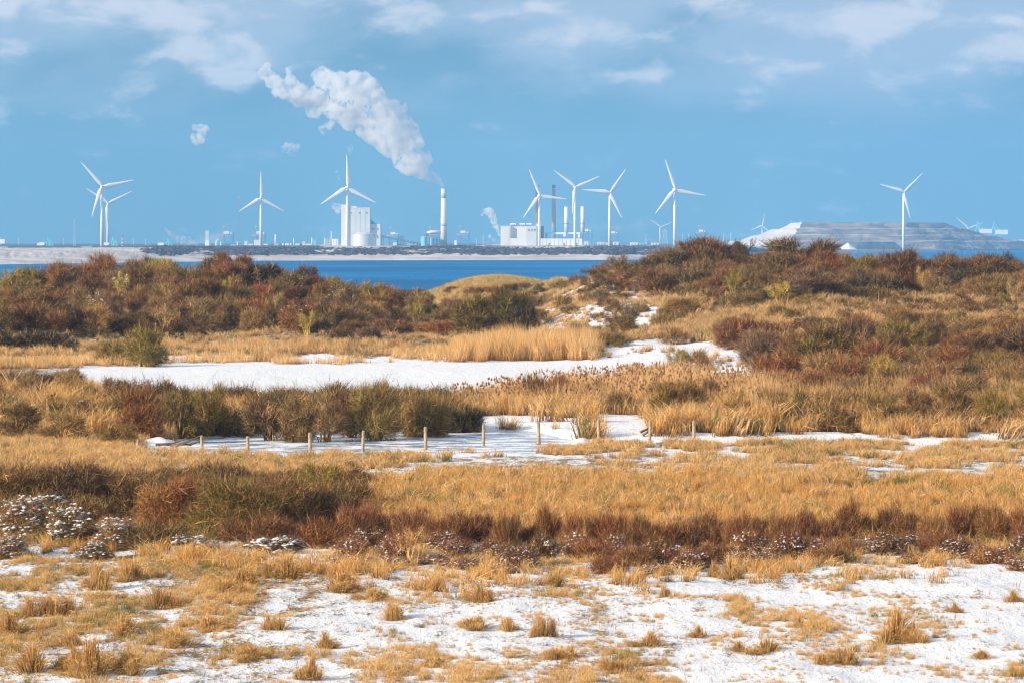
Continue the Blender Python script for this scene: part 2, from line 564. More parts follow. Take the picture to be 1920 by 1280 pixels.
def sea_material():
    m = mat('sea_water', (.004, .07, .16), .4, spec=.04)
    t = m.node_tree; b = t.nodes['Principled BSDF']; l = t.links.new
    b.inputs['IOR'].default_value = 1.33
    tc = N(t, 'ShaderNodeTexCoord')
    mp = N(t, 'ShaderNodeMapping'); mp.inputs['Scale'].default_value = (.25, .09, 1)
    l(tc.outputs['Object'], mp.inputs[0])
    n1 = N(t, 'ShaderNodeTexNoise', inputs={'Scale': 1.0, 'Detail': 6, 'Roughness': .65}); l(mp.outputs[0], n1.inputs['Vector'])
    mp2 = N(t, 'ShaderNodeMapping'); mp2.inputs['Scale'].default_value = (.006, .004, 1)
    l(tc.outputs['Object'], mp2.inputs[0])
    n2 = N(t, 'ShaderNodeTexNoise', inputs={'Scale': 1.0, 'Detail': 5, 'Roughness': .6}); l(mp2.outputs[0], n2.inputs['Vector'])
    c = MIX(t, MR(t, n2.outputs[0], .35, .65), (.0, .12, .33), (.0, .21, .52))
    n4 = N(t, 'ShaderNodeTexNoise', inputs={'Scale': .35, 'Detail': 4, 'Roughness': .7}); l(mp.outputs[0], n4.inputs['Vector'])
    c = MIX(t, MR(t, n4.outputs[0], .70, .80, 0, .35), c, (.35, .55, .7))
    l(c, b.inputs['Base Color'])
    bp = N(t, 'ShaderNodeBump', inputs={'Strength': 1.0, 'Distance': 3.0}); l(n1.outputs[0], bp.inputs['Height']); df = N(t, 'ShaderNodeBsdfDiffuse'); gl = N(t, 'ShaderNodeBsdfGlossy'); gl.inputs['Roughness'].default_value = .3
    gl.inputs['Color'].default_value = (.7, .85, 1, 1)
    l(c, df.inputs[0]); l(bp.outputs[0], df.inputs['Normal']); l(bp.outputs[0], gl.inputs['Normal'])
    mx = N(t, 'ShaderNodeMixShader'); mx.inputs[0].default_value = .10
    l(df.outputs[0], mx.inputs[1]); l(gl.outputs[0], mx.inputs[2]); l(mx.outputs[0], t.nodes['Material Output'].inputs[0])
    return m


sea = MB()
sea.add([(-14000, 560, 0), (14000, 560, 0), (14000, 26000, 0), (-14000, 26000, 0)], [(0, 1, 2, 3)])
so = sea.build('sea', sea_material())
tag(so, 'strip of blue sea between the dunes and the port', kind='structure')
sb = MB()
sb.add([(-14000, -400, -2.6), (14000, -400, -2.6), (14000, 26000, -2.6), (-14000, 26000, -2.6)], [(0, 1, 2, 3)])
o = sb.build('seabed', noisy('sand', (.35, .3, .22), (.4, .35, .27), .1))
tag(o, 'sand under the sea and around the dunes', kind='structure')

# far shore
EP = [-1600, 0, 250, 500, 800, 1150, 1350, 1500, 1680, 1800, 1920, 2300, 3400]
ED = [2350, 2511, 2720, 2980, 3070, 3086, 3500, 4650, 5500, 6500, 8800, 10500, 12000]


def far_profile(px, s):
    """s metres behind the water line -> height"""
    lowr = sstep(1380, 1540, px)
    big = 0.9 + .12 * fbm(px / 150., px * 0 + 1.5, 5, 3)
    crest = np.interp(px, [0, 250, 300, 420, 560, 640, 700, 780, 850, 900, 990, 1080, 1150, 1250, 1400], [9.9, 9.9, 10.8, 10.2, 9.6, 10.4, 9.3, 9.8, 10.9, 10.0, 9.4, 10.8, 10.2, 9.6, 9.3])
    z = 3.0 * sstep(0, 95, s) + (crest - 3.0) * (0.72 * sstep(95, 190, s) + .28 * sstep(170, 330, s))
    rough = sstep(90, 130, s)
    z = z + rough * np.interp(px, [200, 320], [.35, .9]) * fbm(px / 9., s / 26., 61, 4) + rough * .5 * fbm(px / 2.6, s / 9., 63, 3)
    z = z - (z - 8.2) * sstep(420, 700, s)
    zl = 1.0 * sstep(0, 60, s) + .6 * fbm(px / 15., s / 60., 64, 3) * sstep(20, 90, s) + 1.2 * sstep(100, 500, s)
    return z * (1 - lowr) + zl * lowr


fp = np.arange(-1600, 3400, 3.5)
fs = np.concatenate([[-60, -10], np.arange(0, 340, 5.), np.arange(340, 700, 30.), [900, 1400, 2200, 3500, 5500, 9000]])
FP, FS = np.meshgrid(fp, fs)
FD = np.interp(FP, EP, ED) + FS + 14 * fbm(FP / 40., FP * 0 + .5, 8, 3) * np.clip(1 - FS / 400, 0, 1)
FX = (FP - 960) / F * FD
FZ = np.where(FS < 0, -1.5, far_profile(FP, FS) + .02)
# scrub cover attribute
scr = sstep(112, 140, FS + 18 * fbm(FP / 12., FS / 30., 91, 3)) * sstep(270, 330, FP + 60 * fbm(FP / 60., FS / 50., 92, 3) + (FS - 150) * .25)
open_ = fbm(FP / 55., FS / 38., 93, 4)
crestsnow = sstep(210, 260, FS + 40 * open_)
scr = scr * (1 - .8 * sstep(.18, .4, open_)) * (1 - crestsnow * np.interp(FP, [0, 560, 640, 760, 840, 900, 1060, 1150, 1500], [0, .2, .95, .5, 0.0, .5, .9, .4, .8]))
scr = np.where(FP > 1480, .42, scr)


def far_material():
    m = mat('far_shore', (.6, .5, .5), .85, spec=.1)
    t = m.node_tree; b = t.nodes['Principled BSDF']; l = t.links.new
    tc = N(t, 'ShaderNodeTexCoord')
    at = N(t, 'ShaderNodeAttribute', attribute_name='scrub')
    n1 = N(t, 'ShaderNodeTexNoise', inputs={'Scale': .12, 'Detail': 6, 'Roughness': .7}); l(tc.outputs['Object'], n1.inputs['Vector'])
    n2 = N(t, 'ShaderNodeTexNoise', inputs={'Scale': .02, 'Detail': 5, 'Roughness': .6}); l(tc.outputs['Object'], n2.inputs['Vector'])
    f = MR(t, M_(t, 'ADD', at.outputs['Fac'], M_(t, 'MULTIPLY', M_(t, 'SUBTRACT', n1.outputs[0], .5), 1.1)), .2, .5)
    land = MIX(t, MR(t, n2.outputs[0], .35, .65), (.50, .43, .38), (.70, .66, .64))
    dark = MIX(t, MR(t, n1.outputs[0], .35, .65), (.045, .042, .05), (.16, .14, .15))
    l(MIX(t, f, land, dark), b.inputs['Base Color'])
    bp = N(t, 'ShaderNodeBump', inputs={'Strength': .8, 'Distance': 1.2}); l(n1.outputs[0], bp.inputs['Height']); l(bp.outputs[0], b.inputs['Normal'])
    return m


far = link('far_shore', grid_mesh('far_shore', FX, FD, FZ, {'scrub': scr}), far_material())
tag(far, 'far shore with beach and scrubby dunes below the port', kind='structure')
FAR_SHIFT = 3200


def far_ground(px, D):
    s = D - np.interp(px, EP, ED)
    return float(far_profile(np.array([float(px)]), np.array([max(float(s), 0)]))[0])


def wx(px, D): return (px - 960) / F * D
def wz(py, D): return H - (py - YH) / F * D


# low scrub on the far dunes: bumpy clumps, one mesh
def far_scrub():
    v = []; f = []
    r = np.random.default_rng(4)
    k = 0
    cand = []
    while len(cand) < 5200:
        px = r.uniform(-200, 1420); s = r.uniform(108, 330)
        i = int(np.clip((px + 1600) / 3.5, 0, len(fp) - 1)); j = int(np.clip(np.searchsorted(fs, s), 0, len(fs) - 1))
        if r.random() < scr[j, i] ** 1.5:
            D = float(np.interp(px, EP, ED) + s + 0)
            cand.append((px, D, far_profile(np.array([px]), np.array([s]))[0]))
    for px, D, z in cand:
        x = wx(px, D); a = r.uniform(.9, 2.4); h = r.uniform(.3, 1.1)
        k = len(v)
        for j in range(6):
            t = j * math.pi / 3 + r.uniform(-.3, .3); q = a * r.uniform(.7, 1.15)
            v.append((x + q * math.cos(t), D + q * math.sin(t), z - .5))
        for j in range(6):
            t = j * math.pi / 3 + r.uniform(-.3, .3); q = a * r.uniform(.5, .8)
            v.append((x + q * math.cos(t), D + q * math.sin(t), z + h * r.uniform(.55, .85)))
        v.append((x + r.uniform(-.4, .4), D, z + h))
        for j in range(6):
            b = (j + 1) % 6
            f.append((k + j, k + b, k + 6 + b, k + 6 + j)); f.append((k + 6 + j, k + 6 + b, k + 12))
    me = bpy.data.meshes.new('far_scrub'); me.from_pydata(v, [], f)
    o = link('far_scrub', me, noisy('far_scrub', (.035, .033, .042), (.12, .11, .13), .1, .95, detail=6, lo=.4, hi=.65))
    tag(o, 'dark scrub covering the far dunes across the water', 'scrub', kind='stuff')


far_scrub()

# terraced hill -----------------------------------------------------------
def hill():
    base = [(1340, 7600), (1428, 6550), (1470, 6420), (1620, 6400), (1760, 6420), (1905, 6800), (1960, 7600), (1650, 8000)]
    topp = [(1482, 7420), (1484, 7000), (1505, 6800), (1600, 6760), (1700, 6760), (1768, 6900), (1770, 7400), (1650, 7600)]
    # smooth perimeters, resampled
    m = 220
    def resamp(P):
        P = np.array([(wx(a, b), b) for a, b in P]); P = np.vstack([P, P[:1]])
        t = np.linspace(0, len(P) - 1, m, endpoint=False)
        return np.stack([np.interp(t, range(len(P)), P[:, 0]), np.interp(t, range(len(P)), P[:, 1])], -1)
    A = resamp(base); B = resamp(topp)
    steps = [(0, 0), (.22, .30), (.33, .32), (.50, .52), (.58, .535), (.74, .76), (.84, .775), (1.0, .985)]
    ts = []
    for (a, za), (b, zb) in zip(steps[:-1], steps[1:]):
        for k in range(6):
            q = k / 6
            ts.append((a + (b - a) * q, za + (zb - za) * q, (zb - za) / (b - a) < .5))
    ts.append((1, .985, False))
    z0, z1 = 1.0, wz(416.5, 6760)
    V = []; bench = []
    for a, q, bn in ts:
        P = A * (1 - a) + B * a
        nz = fbm(P[:, 0] / 40, P[:, 1] / 60 + a * 9, 44, 4)
        z = z0 + (z1 - z0) * q + 2.6 * nz * (1 if 0 < a < 1 else 0)
        V.append(np.stack([P[:, 0] + 6 * nz, P[:, 1] + 22 * fbm(P[:, 0] / 30, a * 2.0 + 0 * nz, 45, 3), z], -1)); bench.append(np.full(m, .56 if bn else .78))
    ctr = B.mean(0)
    for sft in (.5, .9):
        P = B * (1 - sft) + ctr * sft
        V.append(np.stack([P[:, 0], P[:, 1], np.full(m, z1 + .5)], -1)); bench.append(np.full(m, .05))
    V = np.array(V); nr = len(V)
    i = np.arange(nr * m).reshape(nr, m)
    j = np.roll(i, -1, 1)
    q = np.stack([i[:-1], j[:-1], j[1:], i[1:]], -1).reshape(-1, 4)
    me = bpy.data.meshes.new('hill'); me.from_pydata(V.reshape(-1, 3).tolist(), [], q.tolist() + [tuple(int(x) for x in i[-1])])
    # the left flank is clean snow, painted lighter as the side toward the sun
    bb = np.array(bench)
    xx = V[:, :, 0] / V[:, :, 1] * F + 960
    kk = np.arange(m)[None, :] / m * 8
    left = (kk < 2.0)
    bb = np.where(left, .26, bb)
    at = me.attributes.new('scrub', 'FLOAT', 'POINT'); at.data.foreach_set('value', bb.astype(np.float32).ravel())
    me.update()
    mt = mat('hill_snow', (.6, .5, .5), .85, spec=.1)
    t = mt.node_tree; b = t.nodes['Principled BSDF']; l = t.links.new
    tc = N(t, 'ShaderNodeTexCoord'); at = N(t, 'ShaderNodeAttribute', attribute_name='scrub')
    mp = N(t, 'ShaderNodeMapping'); mp.inputs['Scale'].default_value = (1, 1, 4)
    l(tc.outputs['Object'], mp.inputs[0])
    n1 = N(t, 'ShaderNodeTexNoise', inputs={'Scale': .022, 'Detail': 8, 'Roughness': .72}); l(mp.outputs[0], n1.inputs['Vector'])
    f = MR(t, M_(t, 'ADD', at.outputs['Fac'], M_(t, 'MULTIPLY', M_(t, 'SUBTRACT', n1.outputs[0], .5), 1.3)), .12, .95)
    l(MIX(t, f, (.74, .69, .67), (.19, .15, .13)), b.inputs['Base Color'])
    o = link('terraced_hill', me, mt)
    tag(o, 'flat-topped snow covered hill with terraced flanks behind the right dunes', kind='structure')
    # at its foot: embankment with shade painted in as dark colour, and snow heap
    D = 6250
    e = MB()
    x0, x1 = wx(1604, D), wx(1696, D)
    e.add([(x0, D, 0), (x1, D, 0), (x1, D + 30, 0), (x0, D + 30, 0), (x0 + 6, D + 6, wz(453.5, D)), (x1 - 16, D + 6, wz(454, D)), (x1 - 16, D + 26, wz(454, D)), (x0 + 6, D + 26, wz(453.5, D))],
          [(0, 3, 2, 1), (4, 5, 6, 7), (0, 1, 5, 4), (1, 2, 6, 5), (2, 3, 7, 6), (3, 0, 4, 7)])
    o = e.build('embankment', noisy('shade_toned_bank', (.03, .05, .07), (.09, .12, .14), .08))  # shade on the bank face is put into this dark colour
    tag(o, 'steep embankment with shade painted dark at the foot of the terraced hill', 'embankment')
    D = 6180
    v = []; f = []
    xs = np.linspace(wx(1578, D), wx(1615, D), 14); ys = np.linspace(D, D + 50, 12)
    X, Y = np.meshgrid(xs, ys)
    uu = (X - xs[0]) / (xs[-1] - xs[0]); vv = (Y - D) / 50
    Z = -.2 + (1 - np.abs(uu - .38) * 1.75) * 13.2 * np.sin(np.pi * np.clip(vv, 0, 1)) ** .6 + .6 * fbm(X / 6, Y / 6, 3, 3)
    o = link('snow_heap', grid_mesh('snow_heap', X, Y, np.maximum(Z, -.3)), M['snow'])
    tag(o, 'bright white heap of snow beside the dark embankment', 'snow heap')


hill()

# ================================================================== TURBINES
def blade_mesh():
    """blade of length 1 along +Z, chord in X, thickness in Y"""
    sec = [(0.0, .026, .024, 0), (.04, .027, .024, 0), (.10, .046, .022, .08), (.18, .068, .018, .2), (.30, .060, .013, .13), (.5, .044, .009, .07), (.75, .030, .006, .03), (.93, .018, .004, 0), (1.0, .005, .002, 0)]
    b = MB()
    for z, c, t, tw in sec:
        for j in range(8):
            a = 2 * math.pi * j / 8
            x = c * math.cos(a) + (.30 * c if z > .06 else 0); y = t * math.sin(a)
            b.v.append((x * math.cos(tw) - y * math.sin(tw), x * math.sin(tw) + y * math.cos(tw), z))
    for i in range(len(sec) - 1):
        for j in range(8):
            a = i * 8 + j; c = i * 8 + (j + 1) % 8
            b.f.append((a, c, c + 8, a + 8))
    b.f.append(tuple(range(8))[::-1])
    return b.mesh('blade', True)


BLADE = blade_mesh(); BLADE.materials.append(M['white'])


def nacelle_mesh():
    b = MB()
    b.tube([(0, -.055, 0), (0, -.045, .0), (0, .10, .004), (0, .15, .006), (0, .16, .006)], [.022, .038, .042, .036, .02], 10)
    return b.mesh('nacelle', True)


NAC = nacelle_mesh(); NAC.materials.append(M['white'])
hubb = MB(); hubb.tube([(0, -.135, 0), (0, -.12, 0), (0, -.095, 0), (0, -.06, 0)], [.006, .022, .033, .034], 10)
HUB = hubb.mesh('hub', True); HUB.materials.append(M['greywhite'])  # grey instead of white: the hub's shaded tone is painted in


def turbine(hx, hy, L, phase, base_y, D, label, yaw=13, hide_third=False):
    """(hx, hy) hub in the photo, L blade length in photo pixels, phase = angle of one blade counted from +x anticlockwise"""
    R_ = L * D / F
    x = wx(hx, D); zh = wz(hy, D)
    gz = far_ground(hx, D) - 1.0
    t = empty('wind_turbine', (x, D, gz), label, 'wind turbine', 'white wind turbines across the water', math.radians(yaw))
    hh = zh - gz
    tb = MB(); tb.tube([(0, 0, 0), (0, 0, hh * .5), (0, 0, hh - .02 * R_)], [R_ * .054, R_ * .046, R_ * .032], 14)
    tb.build('tower', M['white'], t, True)
    nc = link('nacelle', NAC, None, t); nc.location = (0, 0, hh + .02 * R_); nc.scale = (R_,) * 3
    hb = link('hub', HUB, None, t); hb.location = (0, 0, hh + .02 * R_); hb.scale = (R_,) * 3
    for k in range(3):
        a = math.radians(phase + 120 * k)
        bl = link('blade', BLADE, None, t)
        bl.location = (0, -.088 * R_, hh + .02 * R_)
        bl.rotation_euler = (0, math.pi / 2 - a, 0)
        bl.scale = (R_,) * 3
    return t


def fit(tips, hub):
    """best phase and blade length from blade tips in the photo"""
    best = None
    c = math.cos(math.radians(13))
    for ph in np.arange(0, 120, .5):
        for L in np.arange(15, 75, 1.):
            e = 0
            for (tx, ty) in tips:
                e += min((hub[0] + L * c * math.cos(math.radians(ph + 120 * k)) - tx) ** 2 + (hub[1] - L * math.sin(math.radians(ph + 120 * k)) - ty) ** 2 for k in range(3))
            if best is None or e < best[0]: best = (e, ph, L)
    return best[1], best[2]


TURB = [
    ((191, 351), [(160, 302), (252, 341), (182, 413)], 463, 5190, 'tall wind turbine at far left with a shorter one close behind it'),
    ((202, 382), [(148, 344), (230, 366)], 463, 6200, 'shorter wind turbine just behind the leftmost tall one'),
    ((489, 373), [(491, 319), (533, 401), (457, 400)], 463, 6000, 'wind turbine right of the thin dark mast, standing alone'),
    ((651, 353), [(650, 290), (705, 384), (606, 385)], 463, 5150, 'wind turbine standing in front of the tall grey boiler house'),
    ((1011, 368), [(994, 317), (1065, 375), (985, 411)], 460, 5600, 'wind turbine in front of the white block plant with a level right blade'),
    ((1078, 352), [(1049, 314), (1122, 331), (1083, 413)], 462, 5400, 'wind turbine between the two short white stacks'),
    ((1143, 362), [(1174, 317), (1096, 357), (1170, 414)], 459, 5600, 'wind turbine just right of the white stacks with a level left blade'),
    ((1265, 357), [(1248, 300), (1325, 369), (1231, 402)], 458, 5100, 'tallest wind turbine right of centre with a small one at its left'),
    ((1238, 427), [(1219, 411), (1259, 416)], 457, 9500, 'small distant wind turbine just left of the tallest one'),
    ((1429, 424), [(1434, 399), (1408, 433)], 440, 9000, 'small distant wind turbine half hidden by the left flank of the hill'),
    ((1694, 361), [(1729, 324), (1658, 345), (1711, 418)], 466, 5400, 'wind turbine standing in front of the terraced hill'),
    ((1815, 429), [(1795, 406), (1844, 413)], 440, 9200, 'distant wind turbine behind the right flank of the hill'),
]
for hub, tips, by, D, lab in TURB:
    ph, Lb = fit(tips, hub)
    turbine(hub[0], hub[1], Lb, ph, by, D, lab)


# ================================================================== PORT AND POWER STATION
def pbox(b, D, x0, x1, y0, y1, d0=0, d1=20):
    """box whose front covers photo pixels x0..x1, y0(top)..y1(bottom) at distance D; d0..d1 metres of depth"""
    b.box(wx(x0, D), wx(x1, D), D + d0, D + d1, wz(y1, D), wz(y0, D))
    return b


def ptube(b, D, pts, r, n=10, dd=0):
    b.tube([(wx(a, D), D + dd, wz(c, D)) for a, c in pts], [q * D / F for q in (r if isinstance(r, (list, tuple)) else [r] * len(pts))], n)
    return b


GY = 463.5


def boiler_house():
    D = 6000
    t = empty('power_station', (wx(670, D), D, 7), 'huge grey-white boiler house with stepped roof behind a turbine', 'power station')
    def part(name, m, x0, x1, y0, y1, d0, d1):
        b = MB(); pbox(b, D, x0, x1, y0, y1, d0, d1)
        for v in range(len(b.v)):
            p = b.v[v]; b.v[v] = (p[0] - t.location.x, p[1] - t.location.y, p[2] - t.location.z)
        return b.build(name, m, t)
    part('stair_tower', M['cream'], 640, 649.5, 384, GY, -4, 26)
    part('boiler_block', M['greywhite'], 654, 693.5, 390.5, GY, 0, 60)
    part('link_block', M['cream'], 649.5, 655, 387, GY, 8, 40)
    part('roof_box', M['greywhite'], 653, 668, 386.5, 390.5, 6, 40)
    part('annex', M['greywhite'], 693.5, 713, 420.5, GY, 6, 70)
    part('roof_edge', M['cream'], 653.6, 694, 389.9, 391, -.6, 60.6)
    for i in range(4):
        x = 659 + i * 8.8
        part('wall_panel', M['greywhite'], x, x + 8.2, 392.5, 438, -.5, .4)
    for x0, x1, y0, y1 in ((697, 701, 428, 431), (704, 708, 428, 431), (699, 707, 441, 446), (657, 660, 398, 401), (672, 675, 398, 401), (686, 689, 398, 401)):
        part('louvre', M['grey'], x0, x1, y0, y1, 4.8 if x0 > 694 else -1.0, 6.4 if x0 > 694 else .3)
    pr = MB()
    x0, x1 = wx(694, D), wx(704, D)
    pr.add([(x0, D + 30, wz(420.5, D)), (x1, D + 30, wz(420.5, D)), (x0, D + 30, wz(412, D)), (x0, D + 50, wz(420.5, D)), (x1, D + 50, wz(420.5, D)), (x0, D + 50, wz(412, D))],
           [(0, 1, 2), (3, 5, 4), (0, 3, 4, 1), (1, 4, 5, 2), (0, 2, 5, 3)])
    pr.v = [(a - t.location.x, b - t.location.y, c - t.location.z) for a, b, c in pr.v]
    pr.build('sloping_gallery', M['blue'], t)


boiler_house()


def storage(name, D, cx, rpx, y0, y1, m, label, cat='tank', parts=True, group=None):
    t = empty(name, (wx(cx, D), D, wz(y1, D)), label, cat, group)
    r = rpx * D / F; h = (y1 - y0) * D / F
    b = MB(); b.tube([(0, 0, 0), (0, 0, h)], [r, r], 24)
    b.build('shell', m, t, False)
    if parts:
        c = MB(); c.tube([(0, 0, h + .02), (0, 0, h + r * .18), (0, 0, h + r * .24)], [r * 1.01, r * .6, r * .05], 24)
        c.build('roof', M['greywhite'], t)
        s = MB(); s.tube([(-r * .96 - .4, -r * .3, 0), (-r * .96 - .4, -r * .3, h + 1)], .5, 6)
        s.build('ladder', M['cream'], t)
    return t


storage('silo', 5900, 681, 19, 439.5, 464, M['greywhite'], 'wide pale storage silo in front of the grey boiler house', 'silo')
storage('storage_tank', 5950, 697.5, 4.2, 441, 464, M['cream'], 'narrow cream tank at the right foot of the boiler house')
storage('storage_tank', 6040, 795.5, 5.5, 445, 463, M['teal'], 'pale blue-green tank left of the tall smoking chimney')
storage('storage_tank', 6040, 811, 3.2, 447, 463, M['blue'], 'small dark blue tank left of the chimney foot')
storage('storage_tank', 5990, 855.5, 2.8, 452, 460, M['white'], 'small white domed tank right of the tall chimney')


# storage columns stack near the boiler
def scaffold(name, D, x0, x1, y0, y1, m, label, cat, nx=3, ny=4, m2=None):
    t = empty(name, (wx((x0 + x1) / 2, D), D, wz(y1, D)), label, cat)
    ox, oy, oz = t.location
    w = .35 * D / F
    fr = MB()
    for i in range(nx + 1):
        x = wx(x0 + (x1 - x0) * i / nx, D) - ox
        for d in (0, 14):
            fr = MB(); fr.box(x - w, x + w, d - w, d + w, 0, (y1 - y0) * D / F); fr.build('post', m, t)
    for j in range(ny):
        z = (y1 - y0) * D / F * (j + .85) / ny
        b = MB(); b.box(wx(x0, D) - ox - .4, wx(x1, D) - ox + .4, -w - .3, 14 + w + .3, z - .35, z + .35)
        b.build('deck', m, t)
    r = random.Random(int(x0 * 7))
    for j in range(nx * ny // 2):
        px = r.uniform(x0 + .8, x1 - .8); py = r.uniform(y0 + 1, y1 - 1.2)
        b = MB(); rr = r.uniform(.5, 1.1) * D / F
        if r.random() < .5:
            b.tube([(wx(px, D) - ox, 4, wz(py + 1.2, D) - oz), (wx(px, D) - ox, 4, wz(py - 1.2, D) - oz)], rr, 8)
            b.build('vessel', m2 or M['white'], t)
        else:
            b.box(wx(px, D) - ox - rr, wx(px, D) - ox + rr, 2, 8, wz(py + 1, D) - oz, wz(py - 1, D) - oz)
            b.build('cabin', m2 or M['cream'], t)
    return t


scaffold('process_tower', 6020, 701, 718, 441, 463.5, M['blue'], 'blue steel transfer tower at the right foot of the boiler house', 'process tower')
scaffold('process_tower', 6080, 746, 757, 443.5, 463.5, M['grey'], 'white and blue transfer tower halfway along the conveyor', 'process tower', 2, 4)
scaffold('process_tower', 6120, 806, 824, 444, 462, M['blue'], 'blue and pink pipework tower beside the tall chimney', 'process tower', 3, 3, M['pink'])
scaffold('process_tower', 6100, 1022, 1037, 436, 450, M['blue'], 'blue steel ductwork at the foot of the right brown chimney', 'process tower', 3, 3)
scaffold('process_tower', 6110, 1048, 1074, 434.5, 450, M['blue'], 'blue gas turbine hall frame below the left white stack', 'process tower', 4, 3)
scaffold('process_tower', 6120, 1084, 1104, 435, 450, M['blue'], 'blue gas turbine hall frame below the right white stack', 'process tower', 4, 3)


def conveyor():
    D = 6060
    t = empty('conveyor', (wx(745, D), D, wz(463, D)), 'long covered conveyor sloping down from the boiler house', 'conveyor')
    ox, oy, oz = t.location
    def P2(px, py, d=0): return (wx(px, D) - ox, d, wz(py, D) - oz)
    b = MB()
    a0, a1 = P2(703, 441), P2(792, 458)
    hgt = 2.0 * D / F
    b.add([P2(703, 442.5, -3), P2(792, 459.5, -3), P2(792, 457, -3), P2(703, 440, -3), P2(703, 442.5, 3), P2(792, 459.5, 3), P2(792, 457, 3), P2(703, 440, 3)],
          [(0, 1, 2, 3), (4, 7, 6, 5), (0, 4, 5, 1), (3, 2, 6, 7), (1, 5, 6, 2), (0, 3, 7, 4)])
    b.build('gallery', M['blue'], t)
    for k in range(14):
        x = 708 + k * 6; y = 440 + (x - 703) * 17 / 89
        c = MB(); p = P2(x, y)
        c.box(p[0] - 1.6, p[0] + 1.6, -3.5, 3.5, p[2] - 1.6, p[2] + .5)
        c.build('roof_panel', M['white'], t)
    for x in (715, 730, 745, 760, 775):
        y = 442 + (x - 703) * 17 / 89
        c = MB(); p = P2(x, y); c.box(p[0] - .4, p[0] + .4, -2, 2, 0, p[2]); c.build('support', M['grey'], t)


conveyor()


def chimney(name, D, cx, y0, y1, r0, r1, mbody, label, cap=None, caph=7, bands=None, n=20):
    t = empty(name, (wx(cx, D), D, wz(y1, D)), label, 'chimney')
    s = D / F; h = (y1 - y0) * s
    z1 = h - caph * s if cap else h
    rm = r1 + (r0 - r1) * (h - z1) / h
    b = MB(); b.tube([(0, 0, 0), (0, 0, z1)], [r0 * s, rm * s], n)
    b.build('shaft', mbody, t, True)
    if cap:
        c = MB(); c.tube([(0, 0, z1), (0, 0, h)], [rm * s * 1.03, r1 * s * 1.03], n); c.build('cap', cap, t, True)
    for (ya, yb, m, k) in (bands or []):
        q0 = (y1 - ya) * s; q1 = (y1 - yb) * s
        ra = (r0 + (r1 - r0) * (q0 / h)) * s * k; rb = (r0 + (r1 - r0) * (q1 / h)) * s * k
        c = MB(); c.tube([(0, 0, q1), (0, 0, q0)], [rb, ra], n); c.build('band', m, t, True)
    return t


tc_ = chimney('chimney', 6100, 832, 354, 463, 6.3, 4.9, M['cream'], 'tall white smoking chimney with a large bent duct at its foot', M['greywhite'], 18,
              [(361, 362.5, M['white'], 1.1), (416, 424, M['greywhite'], 1.012), (353.5, 355, M['darkcap'], 1.02)])
# duct
D = 6100
dt = MB()
pts = [(796, 449), (797.5, 443), (802, 437.5), (808, 435.8), (826, 435.8)]
dt.tube([(wx(a, D) - tc_.location.x, 0, wz(c, D) - tc_.location.z) for a, c in pts], 3.6 * D / F, 12)
dt.build('bent_duct', M['cream'], tc_, True)
chimney('chimney', 6300, 1007.3, 348, 460, 4.2, 3.2, M['brick'], 'pale brown chimney partly behind the turbine at the white block plant', M['darkcap'], 6, [(354, 355, M['white'], 1.35)])
chimney('chimney', 6300, 1038.3, 347, 460, 4.4, 3.2, M['brick'], 'pale brown chimney standing free right of the white block plant', M['darkcap'], 6, [(354, 355, M['white'], 1.3), (428, 437, M['blue'], 1.12)])
chimney('chimney', 6000, 1062, 388, 436, 4.1, 4.0, M['cream'], 'left of two short white stacks', None, 0, [(419, 420, M['darkcap'], 1.08), (425, 426, M['greywhite'], 1.05)])
chimney('chimney', 6000, 1092.5, 387.5, 435, 3.9, 3.8, M['cream'], 'right of two short white stacks', None, 0, [(418.5, 419.5, M['darkcap'], 1.08), (425, 426, M['greywhite'], 1.05)])
for i, (cx, y0, r, lab) in enumerate([(516.5, 440, 1.5, 'slim white chimney right of the second turbine from the left'), (550.8, 447.5, .9, 'small thin chimney among low white tanks'),
                                      (585, 446, 1.1, 'small thin chimney left of the refinery pipes'), (609.5, 446, .8, 'leftmost thin chimney of the little refinery'),
                                      (621.3, 434.5, 1.0, 'tallest thin chimney of the little refinery left of the boiler house'), (893, 448, .4, 'thin dark vent pole in the gap right of the tall chimney')]):
    chimney('chimney', 6400 + i * 20, cx, y0, 464, r * 1.1, r, M['cream'], lab, n=10)
# red and white beacon
D = 6000
bt = empty('beacon_tower', (wx(229.5, D), D, wz(464, D)), 'red and white striped beacon tower right of the leftmost turbines', 'lighthouse')
s = D / F
for k in range(6):
    b = MB(); b.tube([(0, 0, k * 3.5 * s), (0, 0, (k + 1) * 3.5 * s)], [(1.7 - .12 * k) * s, (1.58 - .12 * k) * s], 12)
    b.build('striped_section', M['red'] if k % 2 else M['white'], bt, True)
b = MB(); b.tube([(0, 0, 21 * s), (0, 0, 22 * s), (0, 0, 24 * s)], [2.0 * s, 2.0 * s, .3 * s], 12); b.build('lantern', M['darkcap'], bt)


